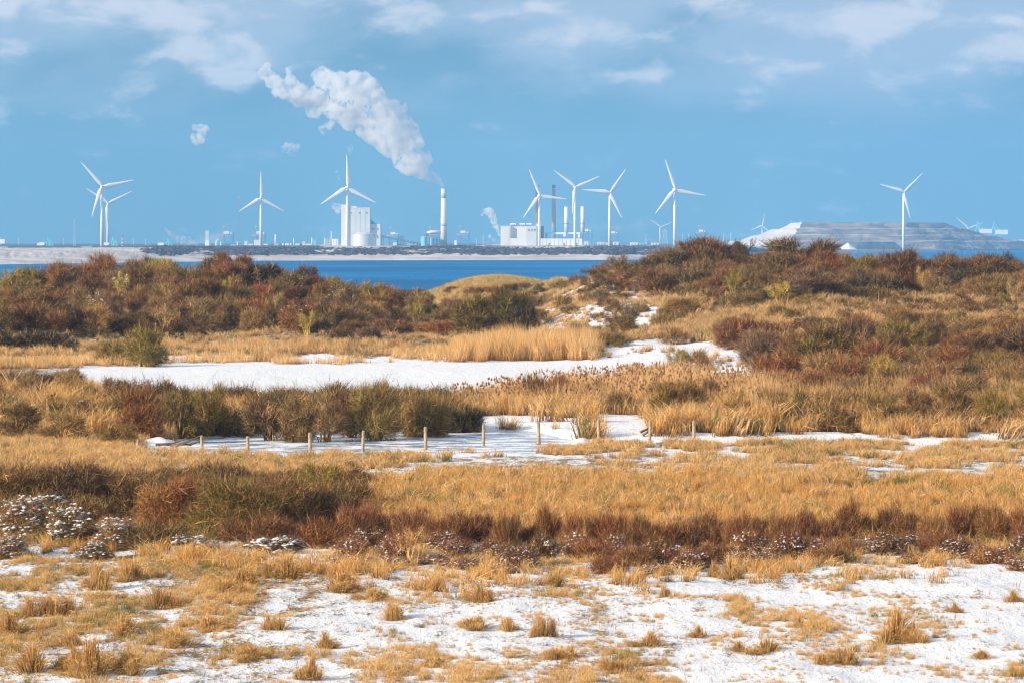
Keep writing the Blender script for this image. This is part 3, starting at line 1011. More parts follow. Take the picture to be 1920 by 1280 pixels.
def white_plant():
    D = 5950
    t = empty('power_plant_hall', (wx(980, D), D, wz(462, D)), 'white power plant made of big blocks, recess shade painted as a grey bay', 'power plant')
    ox, oy, oz = t.location
    def part(name, m, x0, x1, y0, y1, d0, d1):
        b = MB(); pbox(b, D, x0, x1, y0, y1, d0, d1)
        b.v = [(p[0] - ox, p[1] - oy, p[2] - oz) for p in b.v]
        return b.build(name, m, t)
    part('left_block', M['cream'], 938.5, 957, 424.5, 461, 0, 60)
    part('lower_block', M['cream'], 957, 987, 447, 461, 0, 40)
    part('recessed_bay', M['greywhite'], 957, 969, 425, 447, 12, 60)  # greyer colour paints in the shade of the recess
    part('middle_block', M['cream'], 969, 987, 425, 447, 0, 60)
    part('right_block', M['greywhite'], 987, 1006, 424, 461, 0, 60)
    part('end_tower', M['cream'], 1006, 1014, 420, 448, 6, 40)
    part('end_tower', M['blue'], 1014, 1020, 424, 448, 20, 40)
    part('end_tower', M['cream'], 1020, 1022, 424, 448, 10, 40)
    part('long_wall', M['greywhite'], 1006.5, 1091, 447.5, 461.5, 2, 50)
    for x0, x1 in ((956, 967), (974, 984), (987, 997)):
        part('roof_fan', M['white'], x0, x1, 419, 421.5, 12, 40)
        part('roof_fan_base', M['pink'], x0 + 1, x1 - 1, 421.5, 424.3, 16, 36)
    for x in np.arange(945, 957, 4):
        part('wall_panel', M['cream'], x - 1.8, x + 1.8, 427, 460, -.4, .3)
    for x in np.arange(1010, 1088, 7.5):
        part('wall_panel', M['cream'] if int(x) % 2 else M['white'], x, x + 6.6, 449, 460.5, 1.4, 2.3)
    for x in (1028, 1056, 1079):
        part('roller_door', M['grey'], x, x + 3, 456, 461, .9, 1.7)
    for x in (990, 996, 1001):
        part('louvre', M['grey'], x, x + 2.4, 430, 433, -.7, .3)
    part('roof_edge', M['white'], 938.2, 957.2, 423.8, 425, -.6, 60)
    part('duct', M['cream'], 1036, 1058, 436, 439.5, 20, 26)
    part('duct', M['cream'], 1066, 1088, 436, 439, 20, 26)
    part('stack_base', M['cream'], 1056.5, 1061, 436, 444, 10, 30)
    part('stack_base', M['cream'], 1084, 1088, 438, 446, 10, 30)
    part('side_shed', M['blue'], 1023, 1032, 437, 447.5, 10, 30)


white_plant()


def quay_crane(D, x0, x1, ybase, label, flip=False, scale=1.0):
    """ship-to-shore crane seen end-on: legs, pinkish boom, machine house, looped A-frame"""
    w = (x1 - x0)
    t = empty('quay_crane', (wx((x0 + x1) / 2, D), D, wz(ybase, D)), label, 'crane', 'container cranes on the quay')
    s = D / F; sc = w * s / 24 * 1.0    # design width 24 units
    sg = -1 if flip else 1
    def B(name, m, a, b_, c, d, e, f):
        mb = MB(); xs = sorted((sg * a * sc, sg * b_ * sc)); mb.box(xs[0], xs[1], c * sc, d * sc, e * sc, f * sc); mb.build(name, m, t)
    for x in (-4, 10):
        for y in (0, 12):
            B('leg', M['blue'], x - .8, x + .8, y - .8, y + .8, 0, 21)
    B('cross_beam', M['blue'], -4, 10, -.7, .7, 7, 8.4)
    B('cross_beam', M['blue'], -4, 10, 11.3, 12.7, 7, 8.4)
    B('counter_tower', M['blue'], 8.5, 11.4, 2, 9, 9, 24)
    B('boom', M['pink'], -12, -1, 4, 7.5, 18.5, 21)
    B('boom_girder', M['grey'], -1, 11, 4, 7.5, 19, 22)
    B('machine_house', M['white'], -5, 4, 3, 9, 22, 26)
    B('cabin', M['white'], 6, 9, 3, 8, 22, 24)
    mb = MB()
    loop = [(-3.5, 26), (-3.6, 31), (-3.2, 35), (-1.4, 38), (1.2, 38.3), (3, 36), (4, 32), (5.5, 26)]
    mb.tube([(sg * a * sc, 6 * sc, b * sc) for a, b in loop], .55 * sc, 6); mb.build('a_frame', M['grey'], t)
    mb = MB()
    mb.tube([(sg * -3 * sc, 6 * sc, 35 * sc), (sg * -6.4 * sc, 6 * sc, 34 * sc), (sg * -6.0 * sc, 6 * sc, 31 * sc)], .5 * sc, 6); mb.build('stay', M['white'], t)
    return t


for (x0, x1, yb, D, fl, lab) in [
        (411, 438, 463.5, 7200, False, 'quay crane right of the white lattice tower'),
        (472, 499, 463.5, 7200, False, 'quay crane behind the second turbine from the left'),
        (725, 749, 462, 7300, False, 'quay crane between the boiler house and the tall chimney'),
        (800, 824, 460, 7300, False, 'quay crane right behind the bent duct of the tall chimney'),
        (856, 881, 460, 7300, False, 'quay crane just right of the tall chimney'),
        (1086, 1112, 458, 7300, False, 'quay crane right of the right short white stack'),
        (1139, 1161, 458, 7300, False, 'quay crane directly behind the turbine with the level left blade'),
        (1304, 1326, 455, 7300, False, 'quay crane alone at right of centre above the shrubs')]:
    quay_crane(D, x0, x1, yb, lab, fl)


def unloader(D, cx, ybase, h, w, label, box=-1):
    """teal A-frame ship unloader with a white hopper house"""
    t = empty('ship_unloader', (wx(cx, D), D, wz(ybase, D)), label, 'crane', 'teal ship unloaders')
    s = D / F
    def T(name, pts, r=.95, m='teal'):
        mb = MB(); mb.tube([(a * s, 0, b * s) for a, b in pts], r * s, 6); mb.build(name, M[m], t)
    T('mast_leg', [(-w * .25, 0), (0, h)]); T('mast_leg', [(w * .12, 0), (0, h)])
    T('back_stay', [(0, h), (w * .55, h * .22)]); T('back_stay', [(0, h * .8), (w * .3, h * .22)])
    T('stay', [(-w * .25, h * .3), (w * .05, h * .8)])
    b = MB(); b.box(-w * .6 * s, w * .6 * s, 0, 8, h * .12 * s, h * .24 * s); b.build('girder', M['teal'], t)
    for x in (-.4, .4):
        b = MB(); b.box((x * w - .5) * s, (x * w + .5) * s, 0, 4, 0, h * .12 * s); b.build('leg', M['teal'], t)
    b = MB()
    if box < 0: b.box(-w * 1.05 * s, -w * .45 * s, -2, 10, h * .18 * s, h * .42 * s)
    else: b.box(w * .1 * s, w * 1.0 * s, -2, 10, h * .2 * s, h * .5 * s)
    b.build('machine_house', M['white'], t)


unloader(5600, 91, 463, 20, 16, 'teal ship unloader left of the tall thin lattice mast')
unloader(5600, 212, 463, 19, 16, 'teal ship unloader right behind the two leftmost turbines')
unloader(5600, 315, 461, 13, 15, 'teal ship unloader left of the low steam wisps')
unloader(8600, 1834, 444, 29, 26, 'left of two teal ship unloaders behind the right flank of the hill', 1)
unloader(8600, 1864, 446, 30, 26, 'rightmost teal ship unloader behind the right flank of the hill', 1)
unloader(5600, -3, 463, 28, 12, 'teal ship unloader cut off by the left picture edge', 1)


def mast(D, cx, y0, y1, wpx, m, label, cat='mast', name='lattice_mast'):
    t = empty(name, (wx(cx, D), D, wz(y1, D)), label, cat)
    s = D / F; h = (y1 - y0) * s; w = wpx * s / 2
    for sx, sy in ((-1, -1), (1, -1), (1, 1), (-1, 1)):
        b = MB(); b.tube([(sx * w, sy * w, 0), (sx * w * .45, sy * w * .45, h)], max(.16 * s, .12), 4); b.build('leg', m, t)
    br = MB(); nb = 9
    for k in range(nb):
        z0 = h * k / nb; z1 = h * (k + 1) / nb
        for q in (-1, 1):
            a = w * (1 - .55 * k / nb); c = w * (1 - .55 * (k + 1) / nb)
            br.tube([(-a, q * a, z0), (c, q * c, z1)], max(.09 * s, .08), 3); br.tube([(a, q * a, z0), (-c, q * c, z1)], max(.09 * s, .08), 3)
    br.build('bracing', m, t)
    b = MB(); b.tube([(0, 0, h), (0, 0, h + 2 * s)], .5 * s, 6); b.build('antenna', M['white'], t)
    return t


mast(6000, 139.5, 414, 464, 3.4, M['greywhite'], 'tall thin pale lattice mast left of the leftmost turbines')
mast(6000, 447.3, 371, 464, 1.6, M['brick'], 'very tall thin brownish mast left of the second turbine')
mast(7000, 1211, 441, 459, 1.6, M['greywhite'], 'short thin mast left of the small distant turbine')
mast(7000, 1279.5, 442, 458, 1.2, M['greywhite'], 'left of two thin poles right of the tallest turbine')
mast(7000, 1291.5, 441, 458, 1.2, M['greywhite'], 'right of two thin poles right of the tallest turbine')
mast(7000, 1357, 440, 456, 1.2, M['greywhite'], 'thin pole between the quay crane and the bare sapling')
mast(7000, 1370, 438, 456, 1.2, M['greywhite'], 'thin pole just left of the bare sapling on the ridge')
mast(7000, 35, 449, 464, 1.6, M['greywhite'], 'faint short pole left of the leftmost ship unloader')
mast(7000, 119, 450, 464, 2.5, M['greywhite'], 'faint short pole left of the tall lattice mast')
mast(7000, 250, 450, 464, 1.6, M['greywhite'], 'faint short pole right of the striped beacon')
mast(7000, 273, 450, 462, 1.0, M['greywhite'], 'faint pole halfway from the beacon to the steam wisps')
mast(7000, 906, 443, 461, 1.8, M['greywhite'], 'faint thin mast left of the small steam plume')
# pylon pair
t = mast(7200, 1247, 432, 457, 9, M['greywhite'], 'wide lattice pylon between the small and the tallest turbine', 'pylon', 'pylon')
b = MB(); b.tube([(-6, 0, 23), (6, 0, 23)], .4, 5); b.build('cross_arm', M['greywhite'], t)
# white tapered tower at 388
t = empty('headframe_tower', (wx(388.5, 6100), 6100, wz(463, 6100)), 'white tapered tower on splayed legs at the left end of the port', 'tower')
s = 6100 / F
b = MB(); b.box(-3.2 * s, 3.2 * s, -2, 4, 12 * s, 30 * s); b.build('shaft', M['greywhite'], t)
b = MB(); b.add([(-4.6 * s, -3, 0), (4.6 * s, -3, 0), (4.6 * s, 6, 0), (-4.6 * s, 6, 0), (-3 * s, -2, 12.5 * s), (3 * s, -2, 12.5 * s), (3 * s, 4, 12.5 * s), (-3 * s, 4, 12.5 * s)],
                [(0, 3, 2, 1), (4, 5, 6, 7), (0, 1, 5, 4), (1, 2, 6, 5), (2, 3, 7, 6), (3, 0, 4, 7)]); b.build('skirt', M['white'], t)
b = MB(); b.tube([(3 * s, 0, 13 * s), (7.5 * s, 0, 0)], .5 * s, 6); b.build('brace', M['white'], t)
# arch
t = empty('pipe_arch', (wx(410, 6100), 6100, wz(463, 6100)), 'white inverted U shaped pipe arch right of the tapered tower', 'pipe')
b = MB(); b.tube([(-4 * s, 0, 0), (-4 * s, 0, 9 * s), (-3 * s, 0, 12.5 * s), (0, 0, 14.3 * s), (3 * s, 0, 12.5 * s), (4 * s, 0, 9 * s), (4 * s, 0, 0)], 1.1 * s, 8); b.build('arch', M['white'], t, True)
b = MB(); b.box(-6.5 * s, -5 * s, 0, 6, 0, 11 * s); b.build('side_column', M['cream'], t)

# low buildings / tanks of the port: (x0, x1, y0, mat, words)
LOW = [(432, 443, 458.5, 'pink', 'low pale pink shed right of the first quay crane'), (443.5, 446, 453, 'white', 'narrow white block beside the very tall mast'),
       (458, 464, 452, 'cream', 'short cream silo house left of the second quay crane'), (465.5, 474, 456.5, 'pink', 'low pink roofed shed before the second quay crane'),
       (476, 487, 450, 'cream', 'cream block below the second quay crane'), (494.5, 502, 456.5, 'pink', 'pinkish shed right of the second turbine'),
       (503, 508.5, 456.5, 'blue', 'small blue shed right of the second turbine'), (515, 521.5, 456.5, 'pink', 'pinkish shed behind the slim white chimney'),
       (522.5, 528, 456.5, 'blue', 'small blue shed right of the slim white chimney'), (553, 561.5, 457, 'white', 'low white tank house right of a small chimney'),
       (567, 571.5, 453, 'cream', 'narrow cream block midway to the refinery'), (572.5, 583, 456, 'pink', 'low pale shed left of a thin chimney'),
       (587, 593, 449.5, 'teal', 'pale blue silo block left of the refinery'), (589, 607, 459, 'greywhite', 'long low pale hall left of the refinery'),
       (609, 634, 460, 'teal', 'long pale blue-green hall under the little refinery'),
       (737, 744, 455, 'cream', 'small cream building under the conveyor'), (788, 800, 460, 'greywhite', 'low pale building left of the tall chimney'),
       (69, 83, 455.5, 'white', 'white box shaped store left of the leftmost ship unloader'), (295.5, 308, 455.5, 'white', 'white box shaped store left of the low steam wisps'),
       (190, 203, 456, 'cream', 'low cream store at the feet of the leftmost turbines'),
       (920, 938, 459, 'cream', 'low cream annex left of the white block plant'), (1120, 1131, 453.5, 'pink', 'stack of pink containers left of the lone white pole'),
       (1131, 1140, 454.5, 'greywhite', 'stack of pale containers below the quay crane'), (1150, 1160, 453, 'pink', 'pink container stack right of the turbine foot'),
       (1164, 1180, 456.5, 'grey', 'low grey quay shed right of the container stacks'), (1182, 1196, 454, 'pink', 'pale pink low building with a teal post'),
       (1199, 1207, 455, 'teal', 'low teal shed left of the small turbine'), (1214, 1220, 453, 'blue', 'small blue shed left of the small distant turbine'),
       (1222, 1235, 454.5, 'pink', 'long pink shed at the foot of the small turbine'), (1096, 1103, 452, 'pink', 'pink container stack right of the long grey wall')]
for i, (x0, x1, y0, m, lab) in enumerate(LOW):
    D = 6500 + (i * 37) % 300
    gy = 464.5 if x1 < 800 else (461 if x1 < 1000 else 459.5)
    t = empty('port_building', (wx((x0 + x1) / 2, D), D, wz(gy, D)), lab, 'building')
    s = D / F; w = (x1 - x0) * s / 2; h = (gy - y0) * s
    b = MB(); b.box(-w, w, 0, 18, 0, h * .85); b.build('wall', M['cream'] if m == 'pink' else M[m], t)
    b = MB(); b.add([(-w - .5, -.5, h * .85 + .02), (w + .5, -.5, h * .85 + .02), (w + .5, 18.5, h * .85 + .02), (-w - .5, 18.5, h * .85 + .02), (-w * .9, 9, h), (w * .9, 9, h)],
                    [(0, 3, 2, 1), (0, 1, 5, 4), (1, 2, 5), (2, 3, 4, 5), (3, 0, 4)]); b.build('roof', M[m], t)
    if w > 3:
        for k in range(max(1, int(w / 2.5))):
            xx = -w + 2 + k * 5
            if xx + 2 > w: break
            b = MB(); b.box(xx, xx + 2.0, -.15, .05, .3, min(3.6, h * .5)); b.build('door', M['grey'], t)
# row of small white tanks
for i, x in enumerate([531, 536.5, 540.5, 545.5, 625, 629, 633]):
    storage('storage_tank', 6450, x, 1.7 if i < 4 else 2, 456.5 if i < 4 else 449, 464, M['white'], ['first', 'second', 'third', 'last', 'left', 'middle', 'right'][i] + (' small upright white tank in the row right of the slim chimney' if i < 4 else ' small cream tank of the little refinery left of the boiler house'), parts=False,
            group='row of small upright tanks' if i < 4 else 'refinery tanks')
t = scaffold('refinery_unit', 6460, 608, 634, 448, 461, M['greywhite'], 'little white pipe rack refinery left of the boiler house', 'refinery', 5, 3)
# far right buildings
for x0, x1, y0, lab in ((1904, 1909, 451, 'small white building at the far right shore, left one'), (1911, 1920, 450, 'white building at the right picture edge on the shore')):
    D = 9500
    t = empty('port_building', (wx((x0 + x1) / 2, D), D, wz(464, D)), lab, 'building')
    s = D / F; w = (x1 - x0) * s / 2
    b = MB(); b.box(-w, w, 0, 15, 0, (464 - y0) * s); b.build('wall', M['white'], t)
    b = MB(); b.box(-w - .4, w + .4, -.4, 15.4, (464 - y0) * s + .02, (464 - y0) * s + 1.2); b.build('roof', M['pink'], t)
# green machine on hill top
for px, lab in ((1484, 'tiny green vehicle on the left corner of the hill top'), (1502, 'tiny dark vehicle on the hill top, right of the green one')):
    D = 6830
    t = empty('dump_truck', (wx(px, D), D, wz(416.5, D)), lab, 'truck')
    b = MB(); b.box(-2.6, 1.2, -1.2, 1.2, .6, 2.4); b.build('load_bed', M['teal'], t)
    b = MB(); b.box(1.3, 2.8, -1.1, 1.1, .6, 2.7); b.build('cab', M['blue'], t)
    for x in (-1.6, 1.9):
        b = MB(); b.tube([(x, -1.3, .5), (x, 1.3, .5)], .5, 10); b.build('wheel', M['darkcap'], t)

# ================================================================== STEAM
def steam_material(dens, ns=.035):
    m = bpy.data.materials.new('steam')
    m.use_nodes = True
    t = m.node_tree
    t.nodes.remove(t.nodes['Principled BSDF'])
    v = N(t, 'ShaderNodeVolumePrincipled')
    v.inputs['Color'].default_value = (.99, .99, .995, 1)
    v.inputs['Anisotropy'].default_value = .2
    tc = N(t, 'ShaderNodeTexCoord')
    n1 = N(t, 'ShaderNodeTexNoise', inputs={'Scale': ns, 'Detail': 6, 'Roughness': .66})
    t.links.new(tc.outputs['Object'], n1.inputs['Vector'])
    t.links.new(M_(t, 'MULTIPLY', MR(t, n1.outputs[0], .40, .60), dens), v.inputs['Density'])
    t.links.new(v.outputs[0], t.nodes['Material Output'].inputs['Volume'])
    return m


def plume(name, D, blobs_, dens, vox, label, cat='steam', amp=.55, seed=1, group=None):
    s = D / F
    bm = bmesh.new()
    r = random.Random(seed)
    for (px, py, rp) in blobs_:
        n = 1 + int(rp / 12)
        for k in range(n + 1):
            q = rp * (1 if k == 0 else r.uniform(.35, .6)) * (1.12 if vox == 1.7 else 1.35)
            ang = r.uniform(0, 6.28); off = 0 if k == 0 else rp * .62
            c = Vector((wx(px + off * math.cos(ang), D), D + r.uniform(-.4, .4) * rp * s, wz(py + off * math.sin(ang), D)))
            bmesh.ops.create_icosphere(bm, subdivisions=2, radius=q * s, matrix=Matrix.Translation(c))
    me = bpy.data.meshes.new(name); bm.to_mesh(me); bm.free()
    o = bpy.data.objects.new('tmp', me); C.objects.link(o)
    md = o.modifiers.new('r', 'REMESH'); md.mode = 'VOXEL'; md.voxel_size = vox
    dg = bpy.context.evaluated_depsgraph_get()
    me2 = bpy.data.meshes.new_from_object(o.evaluated_get(dg))
    bpy.data.objects.remove(o); bpy.data.meshes.remove(me)
    me2.name = name
    for v in me2.vertices:
        p = v.co
        a = 0
        sc = 26.0; am = 10.0
        w_ = mnoise.noise(p / 90) * .5 + .9
        for k in range(5):
            a += abs(mnoise.noise(p / sc + Vector((k * 7.3, 0, seed)))) * am * 1.5 - am * .35
            sc *= .5; am *= .6
        dist = math.hypot(p.x - wx(832, D), p.z - wz(352, D)) if name == 'steam_plume' else 300
        v.co = p + v.normal * a * w_ * amp * min(1, dist / 60)
    me2.polygons.foreach_set('use_smooth', np.ones(len(me2.polygons), bool))
    me2.materials.clear(); me2.materials.append(steam_material(dens, .06 if vox > 1.5 else .13))
    o = link(name, me2)
    tag(o, label, cat, group)
    return o


plume('steam_plume', 6100, [(831, 349, 3.5), (827, 345, 5.5), (818, 338, 8), (806, 332, 11), (792, 325, 13), (783, 313, 20), (768, 306, 24), (762, 290, 28), (752, 268, 33), (735, 262, 33), (755, 245, 28),
                            (722, 240, 30), (700, 240, 28), (712, 215, 32), (688, 205, 35), (668, 190, 33), (650, 175, 32), (668, 160, 27), (640, 158, 24), (614, 152, 22), (600, 142, 15), (640, 205, 26), (612, 190, 24),
                            (655, 225, 20), (588, 185, 22), (565, 180, 22), (590, 205, 16), (545, 172, 21), (527, 165, 17), (512, 152, 16), (498, 138, 13), (500, 125, 9), (515, 175, 8), (542, 132, 8), (545, 148, 9),
                            (690, 165, 20), (700, 180, 22), (740, 210, 22), (775, 270, 20), (795, 300, 16), (628, 222, 12), (618, 236, 9), (606, 244, 8)],
      .15, 1.7, 'large billowing white steam plume drifting left from the tall chimney', amp=.62, seed=3)
plume('steam_plume', 6000, [(936, 441, 2.2), (933, 432, 4), (930, 424, 5), (926, 415, 5.5), (922, 406, 5.5), (917, 398, 7), (909, 396, 4.5), (903, 403, 2.5), (926, 450, 3), (918, 444, 3)], .22, 1.2,
      'small curling steam plume at the left end of the white block plant', amp=.30, seed=5)
plume('steam_cloud', 6200, [(372, 262, 9), (364, 258, 7), (378, 250, 8), (386, 240, 6), (366, 240, 5), (376, 236, 4), (392, 243, 4)], .18, 1.4, 'small ragged steam cloud high above the left end of the port', 'cloud', .5, 7)
plume('steam_cloud', 6200, [(545, 279, 10), (533, 281, 7), (556, 277, 7), (547, 289, 6), (538, 273, 6)], 0.081, 1.8, 'small round steam cloud left below the big plume', 'cloud', .5, 8)
plume('steam_cloud', 6200, [(657, 279, 5), (655, 286, 3), (652, 273, 3)], 0.045, 1.2, 'faint steam puff at the blade tip before the boiler house', 'cloud', .4, 9)
plume('steam_cloud', 6200, [(632, 322, 2.5), (634, 330, 3), (635, 337, 2.6)], 0.072, .8, 'thin upright steam wisp left of the upright turbine blade', 'cloud', .3, 10)
plume('steam_cloud', 6030, [(637, 389, 6), (629, 388, 5), (633, 395, 5), (624, 384, 3.5)], 0.108, 1.0, 'steam puff at the top left corner of the boiler house', 'steam', .35, 11)
plume('steam_cloud', 6500, [(363, 457, 7), (352, 455, 6.5), (343, 453, 6), (333, 449, 5), (325, 443, 4.5), (318, 438, 4), (311, 432, 3), (355, 446, 4), (345, 447, 4)], 0.081, 1.1,
      'low ragged steam wisps over the far dunes left of the tapered tower', 'steam', .4, 12)

# ================================================================== HAZE
hz = MB(); hz.box(-2600, 2600, -150, 13000, -3.8, 345)
hm = bpy.data.materials.new('haze'); hm.use_nodes = True
ht = hm.node_tree; ht.nodes.remove(ht.nodes['Principled BSDF'])
hv = N(ht, 'ShaderNodeVolumePrincipled')
hv.inputs['Color'].default_value = (.25, .60, .97, 1)
hv.inputs['Density'].default_value = 9.5e-5
hv.inputs['Anisotropy'].default_value = 0
ht.links.new(hv.outputs[0], ht.nodes['Material Output'].inputs['Volume'])
ho = hz.build('haze', hm)
tag(ho, 'thin blue winter haze over the sea', kind='stuff')


# ================================================================== VEGETATION
def mesh_from_arrays(name, V, Fc, attrs):
    me = bpy.data.meshes.new(name)
    me.vertices.add(len(V)); me.vertices.foreach_set('co', V.astype(np.float32).ravel())
    nf = len(Fc)
    me.loops.add(nf * 3); me.loops.foreach_set('vertex_index', Fc.astype(np.int32).ravel())
    me.polygons.add(nf); me.polygons.foreach_set('loop_start', np.arange(0, nf * 3, 3, dtype=np.int32))
    me.update(calc_edges=True)
    for k, a in attrs.items():
        at = me.attributes.new(k, 'FLOAT', 'POINT'); at.data.foreach_set('value', a.astype(np.float32))
    me.validate()
    return me


def unit(v): return v / np.maximum(np.linalg.norm(v, axis=-1, keepdims=True), 1e-9)


def seg_prisms(P0, P1, r0, r1, r):
    """three-sided tapered prisms between point arrays -> V (n*6,3), F (n*6,3)"""
    n = len(P0)
    d = unit(P1 - P0)
    h = np.where(np.abs(d[:, 2:3]) < .9, np.array([[0, 0, 1.]]), np.array([[1., 0, 0]]))
    u = unit(np.cross(d, h)); w = np.cross(d, u)
    V = np.zeros((n, 6, 3))
    for j in range(3):
        a = 2 * math.pi * j / 3
        o = u * math.cos(a) + w * math.sin(a)
        V[:, j] = P0 + o * np.reshape(r0, (-1, 1)); V[:, 3 + j] = P1 + o * np.reshape(r1, (-1, 1))
    f = []
    for j in range(3):
        k = (j + 1) % 3
        f += [(j, k, 3 + k), (j, 3 + k, 3 + j)]
    f = np.array(f)
    Fc = (np.arange(n)[:, None, None] * 6 + f[None]).reshape(-1, 3)
    return V.reshape(-1, 3), Fc


def make_bush(seed, ntw=6500, rad=1.5, hgt=2.4, tw=.013, tl=(.22, .5), nbl=16, skirt=.25, upb=.5, open_=False, flat=.0, stems=10):
    r = np.random.default_rng(seed)
    # lumps of the crown
    th = r.uniform(0, 2 * np.pi, nbl); rr = np.sqrt(r.uniform(.02, 1, nbl)) * rad * .78
    zz = hgt * (.84 * np.sqrt(np.clip(1 - (rr / (rad * 1.12)) ** (2.2 + flat * 3), .05, 1))) * r.uniform(.42, 1.08, nbl)
    zz = np.maximum(zz, hgt * .25)
    BC = np.stack([rr * np.cos(th), rr * np.sin(th), zz], -1)
    nsk = int(nbl * skirt * 2)
    if nsk:
        t2 = r.uniform(0, 2 * np.pi, nsk); r2 = rad * r.uniform(.45, .85, nsk)
        BC = np.vstack([BC, np.stack([r2 * np.cos(t2), r2 * np.sin(t2), hgt * r.uniform(.14, .38, nsk)], -1)])
    nb = len(BC)
    BR = r.uniform(.17, .36, nb) * rad * (.8 if open_ else 1)
    Vs = []; Fs = []; rv = []; bv = []; off = 0
    def put(V, Fc, a, b):
        nonlocal off
        Vs.append(V); Fs.append(Fc + off); rv.append(a); bv.append(b); off += len(V)
    # stems
    P0 = []; P1 = []; ra = []; rb = []
    for i in range(nb):
        b0 = np.array([r.normal(0, rad * .12), r.normal(0, rad * .12), -.08])
        c = BC[i]
        mid = b0 * .5 + c * .5 + np.array([c[0] * -.12, c[1] * -.12, .1 * hgt]) + r.normal(0, .07, 3)
        q = [b0, b0 * .45 + mid * .55 + r.normal(0, .03, 3), mid, c]
        for k in range(3):
            P0.append(q[k]); P1.append(q[k + 1]); ra.append([.055, .042, .030][k] * rad / 1.5); rb.append([.042, .030, .015][k] * rad / 1.5)
        m = 9
        dirs = unit(r.normal(0, 1, (m, 3)) + np.array([0, 0, .4]))
        for k in range(m):
            P0.append(mid * .35 + c * .65 if k % 2 else c); P1.append(c + dirs[k] * BR[i] * r.uniform(.8, 1.5)); ra.append(.017 * rad / 1.5); rb.append(.007 * rad / 1.5)
    V, Fc = seg_prisms(np.array(P0), np.array(P1), np.array(ra), np.array(rb), r)
    put(V, Fc, np.repeat(r.uniform(.5, 1.12, len(V) // 6), 6), np.full(len(V), .5))
    # twigs
    i = r.choice(nb, ntw, p=BR ** 2 / (BR ** 2).sum())
    d = unit(r.normal(0, 1, (ntw, 3)))
    q = r.uniform(.25, 1.0, (ntw, 1)) ** .5
    p = BC[i] + d * q * BR[i][:, None] * np.array([1, 1, .82])
    ctr = np.array([0, 0, hgt * .15])
    dr = unit(unit(p - ctr) * .55 + d * .45 + r.normal(0, .6, (ntw, 3)) + np.array([0, 0, upb]))
    ln = r.uniform(tl[0], tl[1], (ntw, 1)) * np.where(r.random((ntw, 1)) < .10, 1.9, 1.0)
    tip = p + dr * ln
    ok = p[:, 2] > .02
    u = unit(np.cross(dr, r.normal(0, 1, (ntw, 3))))
    w = tw * r.uniform(.6, 1.3, (ntw, 1))
    V = np.stack([p - u * w * .5 - dr * ln * .15, p + u * w * .5, tip], 1)[ok]
    # side spur of each twig
    sp = p + dr * ln * r.uniform(.3, .7, (ntw, 1))
    d2 = unit(dr + r.normal(0, .7, (ntw, 3)))
    V2 = np.stack([sp - u * w * .35, sp + u * w * .35, sp + d2 * ln * .55], 1)[ok]
    V = np.concatenate([V, V2]); V[:, :, 2] = np.maximum(V[:, :, 2], -.05)
    n = len(V)
    Fc = np.arange(n * 3).reshape(-1, 3)
    bb = r.uniform(0, 1, nb)
    a = np.repeat(np.concatenate([r.uniform(0, 1, ntw)[ok]] * 2), 3); b_ = np.repeat(np.concatenate([bb[i][ok]] * 2), 3)
    put(V.reshape(-1, 3), Fc, a, b_)
    me = mesh_from_arrays('twigs', np.concatenate(Vs), np.concatenate(Fs), {'rv': np.concatenate(rv), 'bv': np.concatenate(bv)})
    return me, BC, BR


def make_snow_caps(seed, BC, BR, n=420, size=.05):
    r = np.random.default_rng(seed)
    V = []; Fc = []
    for k in range(n):
        i = r.integers(len(BC)); d = unit(r.normal(0, 1, 3)); d[2] = abs(d[2]) * .8 + .15
        p = BC[i] + d * BR[i] * r.uniform(.5, 1.1); s = size * r.uniform(.5, 1.6)
        o = len(V)
        for a in range(5):
            t = a * 2 * math.pi / 5 + r.uniform(-.4, .4)
            V.append(p + np.array([math.cos(t) * s * r.uniform(.8, 1.7), math.sin(t) * s * r.uniform(.8, 1.7), 0]))
        V.append(p + np.array([0, 0, s * .6])); V.append(p - np.array([0, 0, s * .35]))
        for a in range(5):
            b = (a + 1) % 5
            Fc += [(o + a, o + b, o + 5), (o + b, o + a, o + 6)]
    return mesh_from_arrays('snow_cap', np.array(V), np.array(Fc), {})


PROTO = {}
def reg(kind, *a, n=3, **kw):
    L_ = []
    for k in range(n):
        me, BC, BR = make_bush(hash_seed(kind) + k * 31, *a, **kw)
        me.name = 'twigs'; me.materials.append(M['twig'])
        L_.append((me, BC, BR))
    PROTO[kind] = L_


def hash_seed(s): return sum(ord(c) * (i + 3) for i, c in enumerate(s)) % 9973


reg('dome', n=6, ntw=6000, tw=.021, nbl=20)
reg('wide', n=4, ntw=6500, rad=1.9, hgt=1.9, flat=.5, tw=.022, nbl=22)
reg('airy', n=4, ntw=3400, nbl=16, open_=True, skirt=.1, upb=.35, tw=.020)
reg('low', n=5, ntw=4600, rad=1.2, hgt=1.05, nbl=22, skirt=.2, tl=(.15, .45), upb=.7, tw=.015)
reg('near', n=5, ntw=11000, rad=1.5, hgt=2.1, nbl=34, skirt=.35, tw=.013, tl=(.14, .40), upb=.3)
reg('thorn', n=4, ntw=1100, rad=1.0, hgt=2.0, nbl=11, open_=True, skirt=0, tw=.014, tl=(.14, .34), upb=.3)

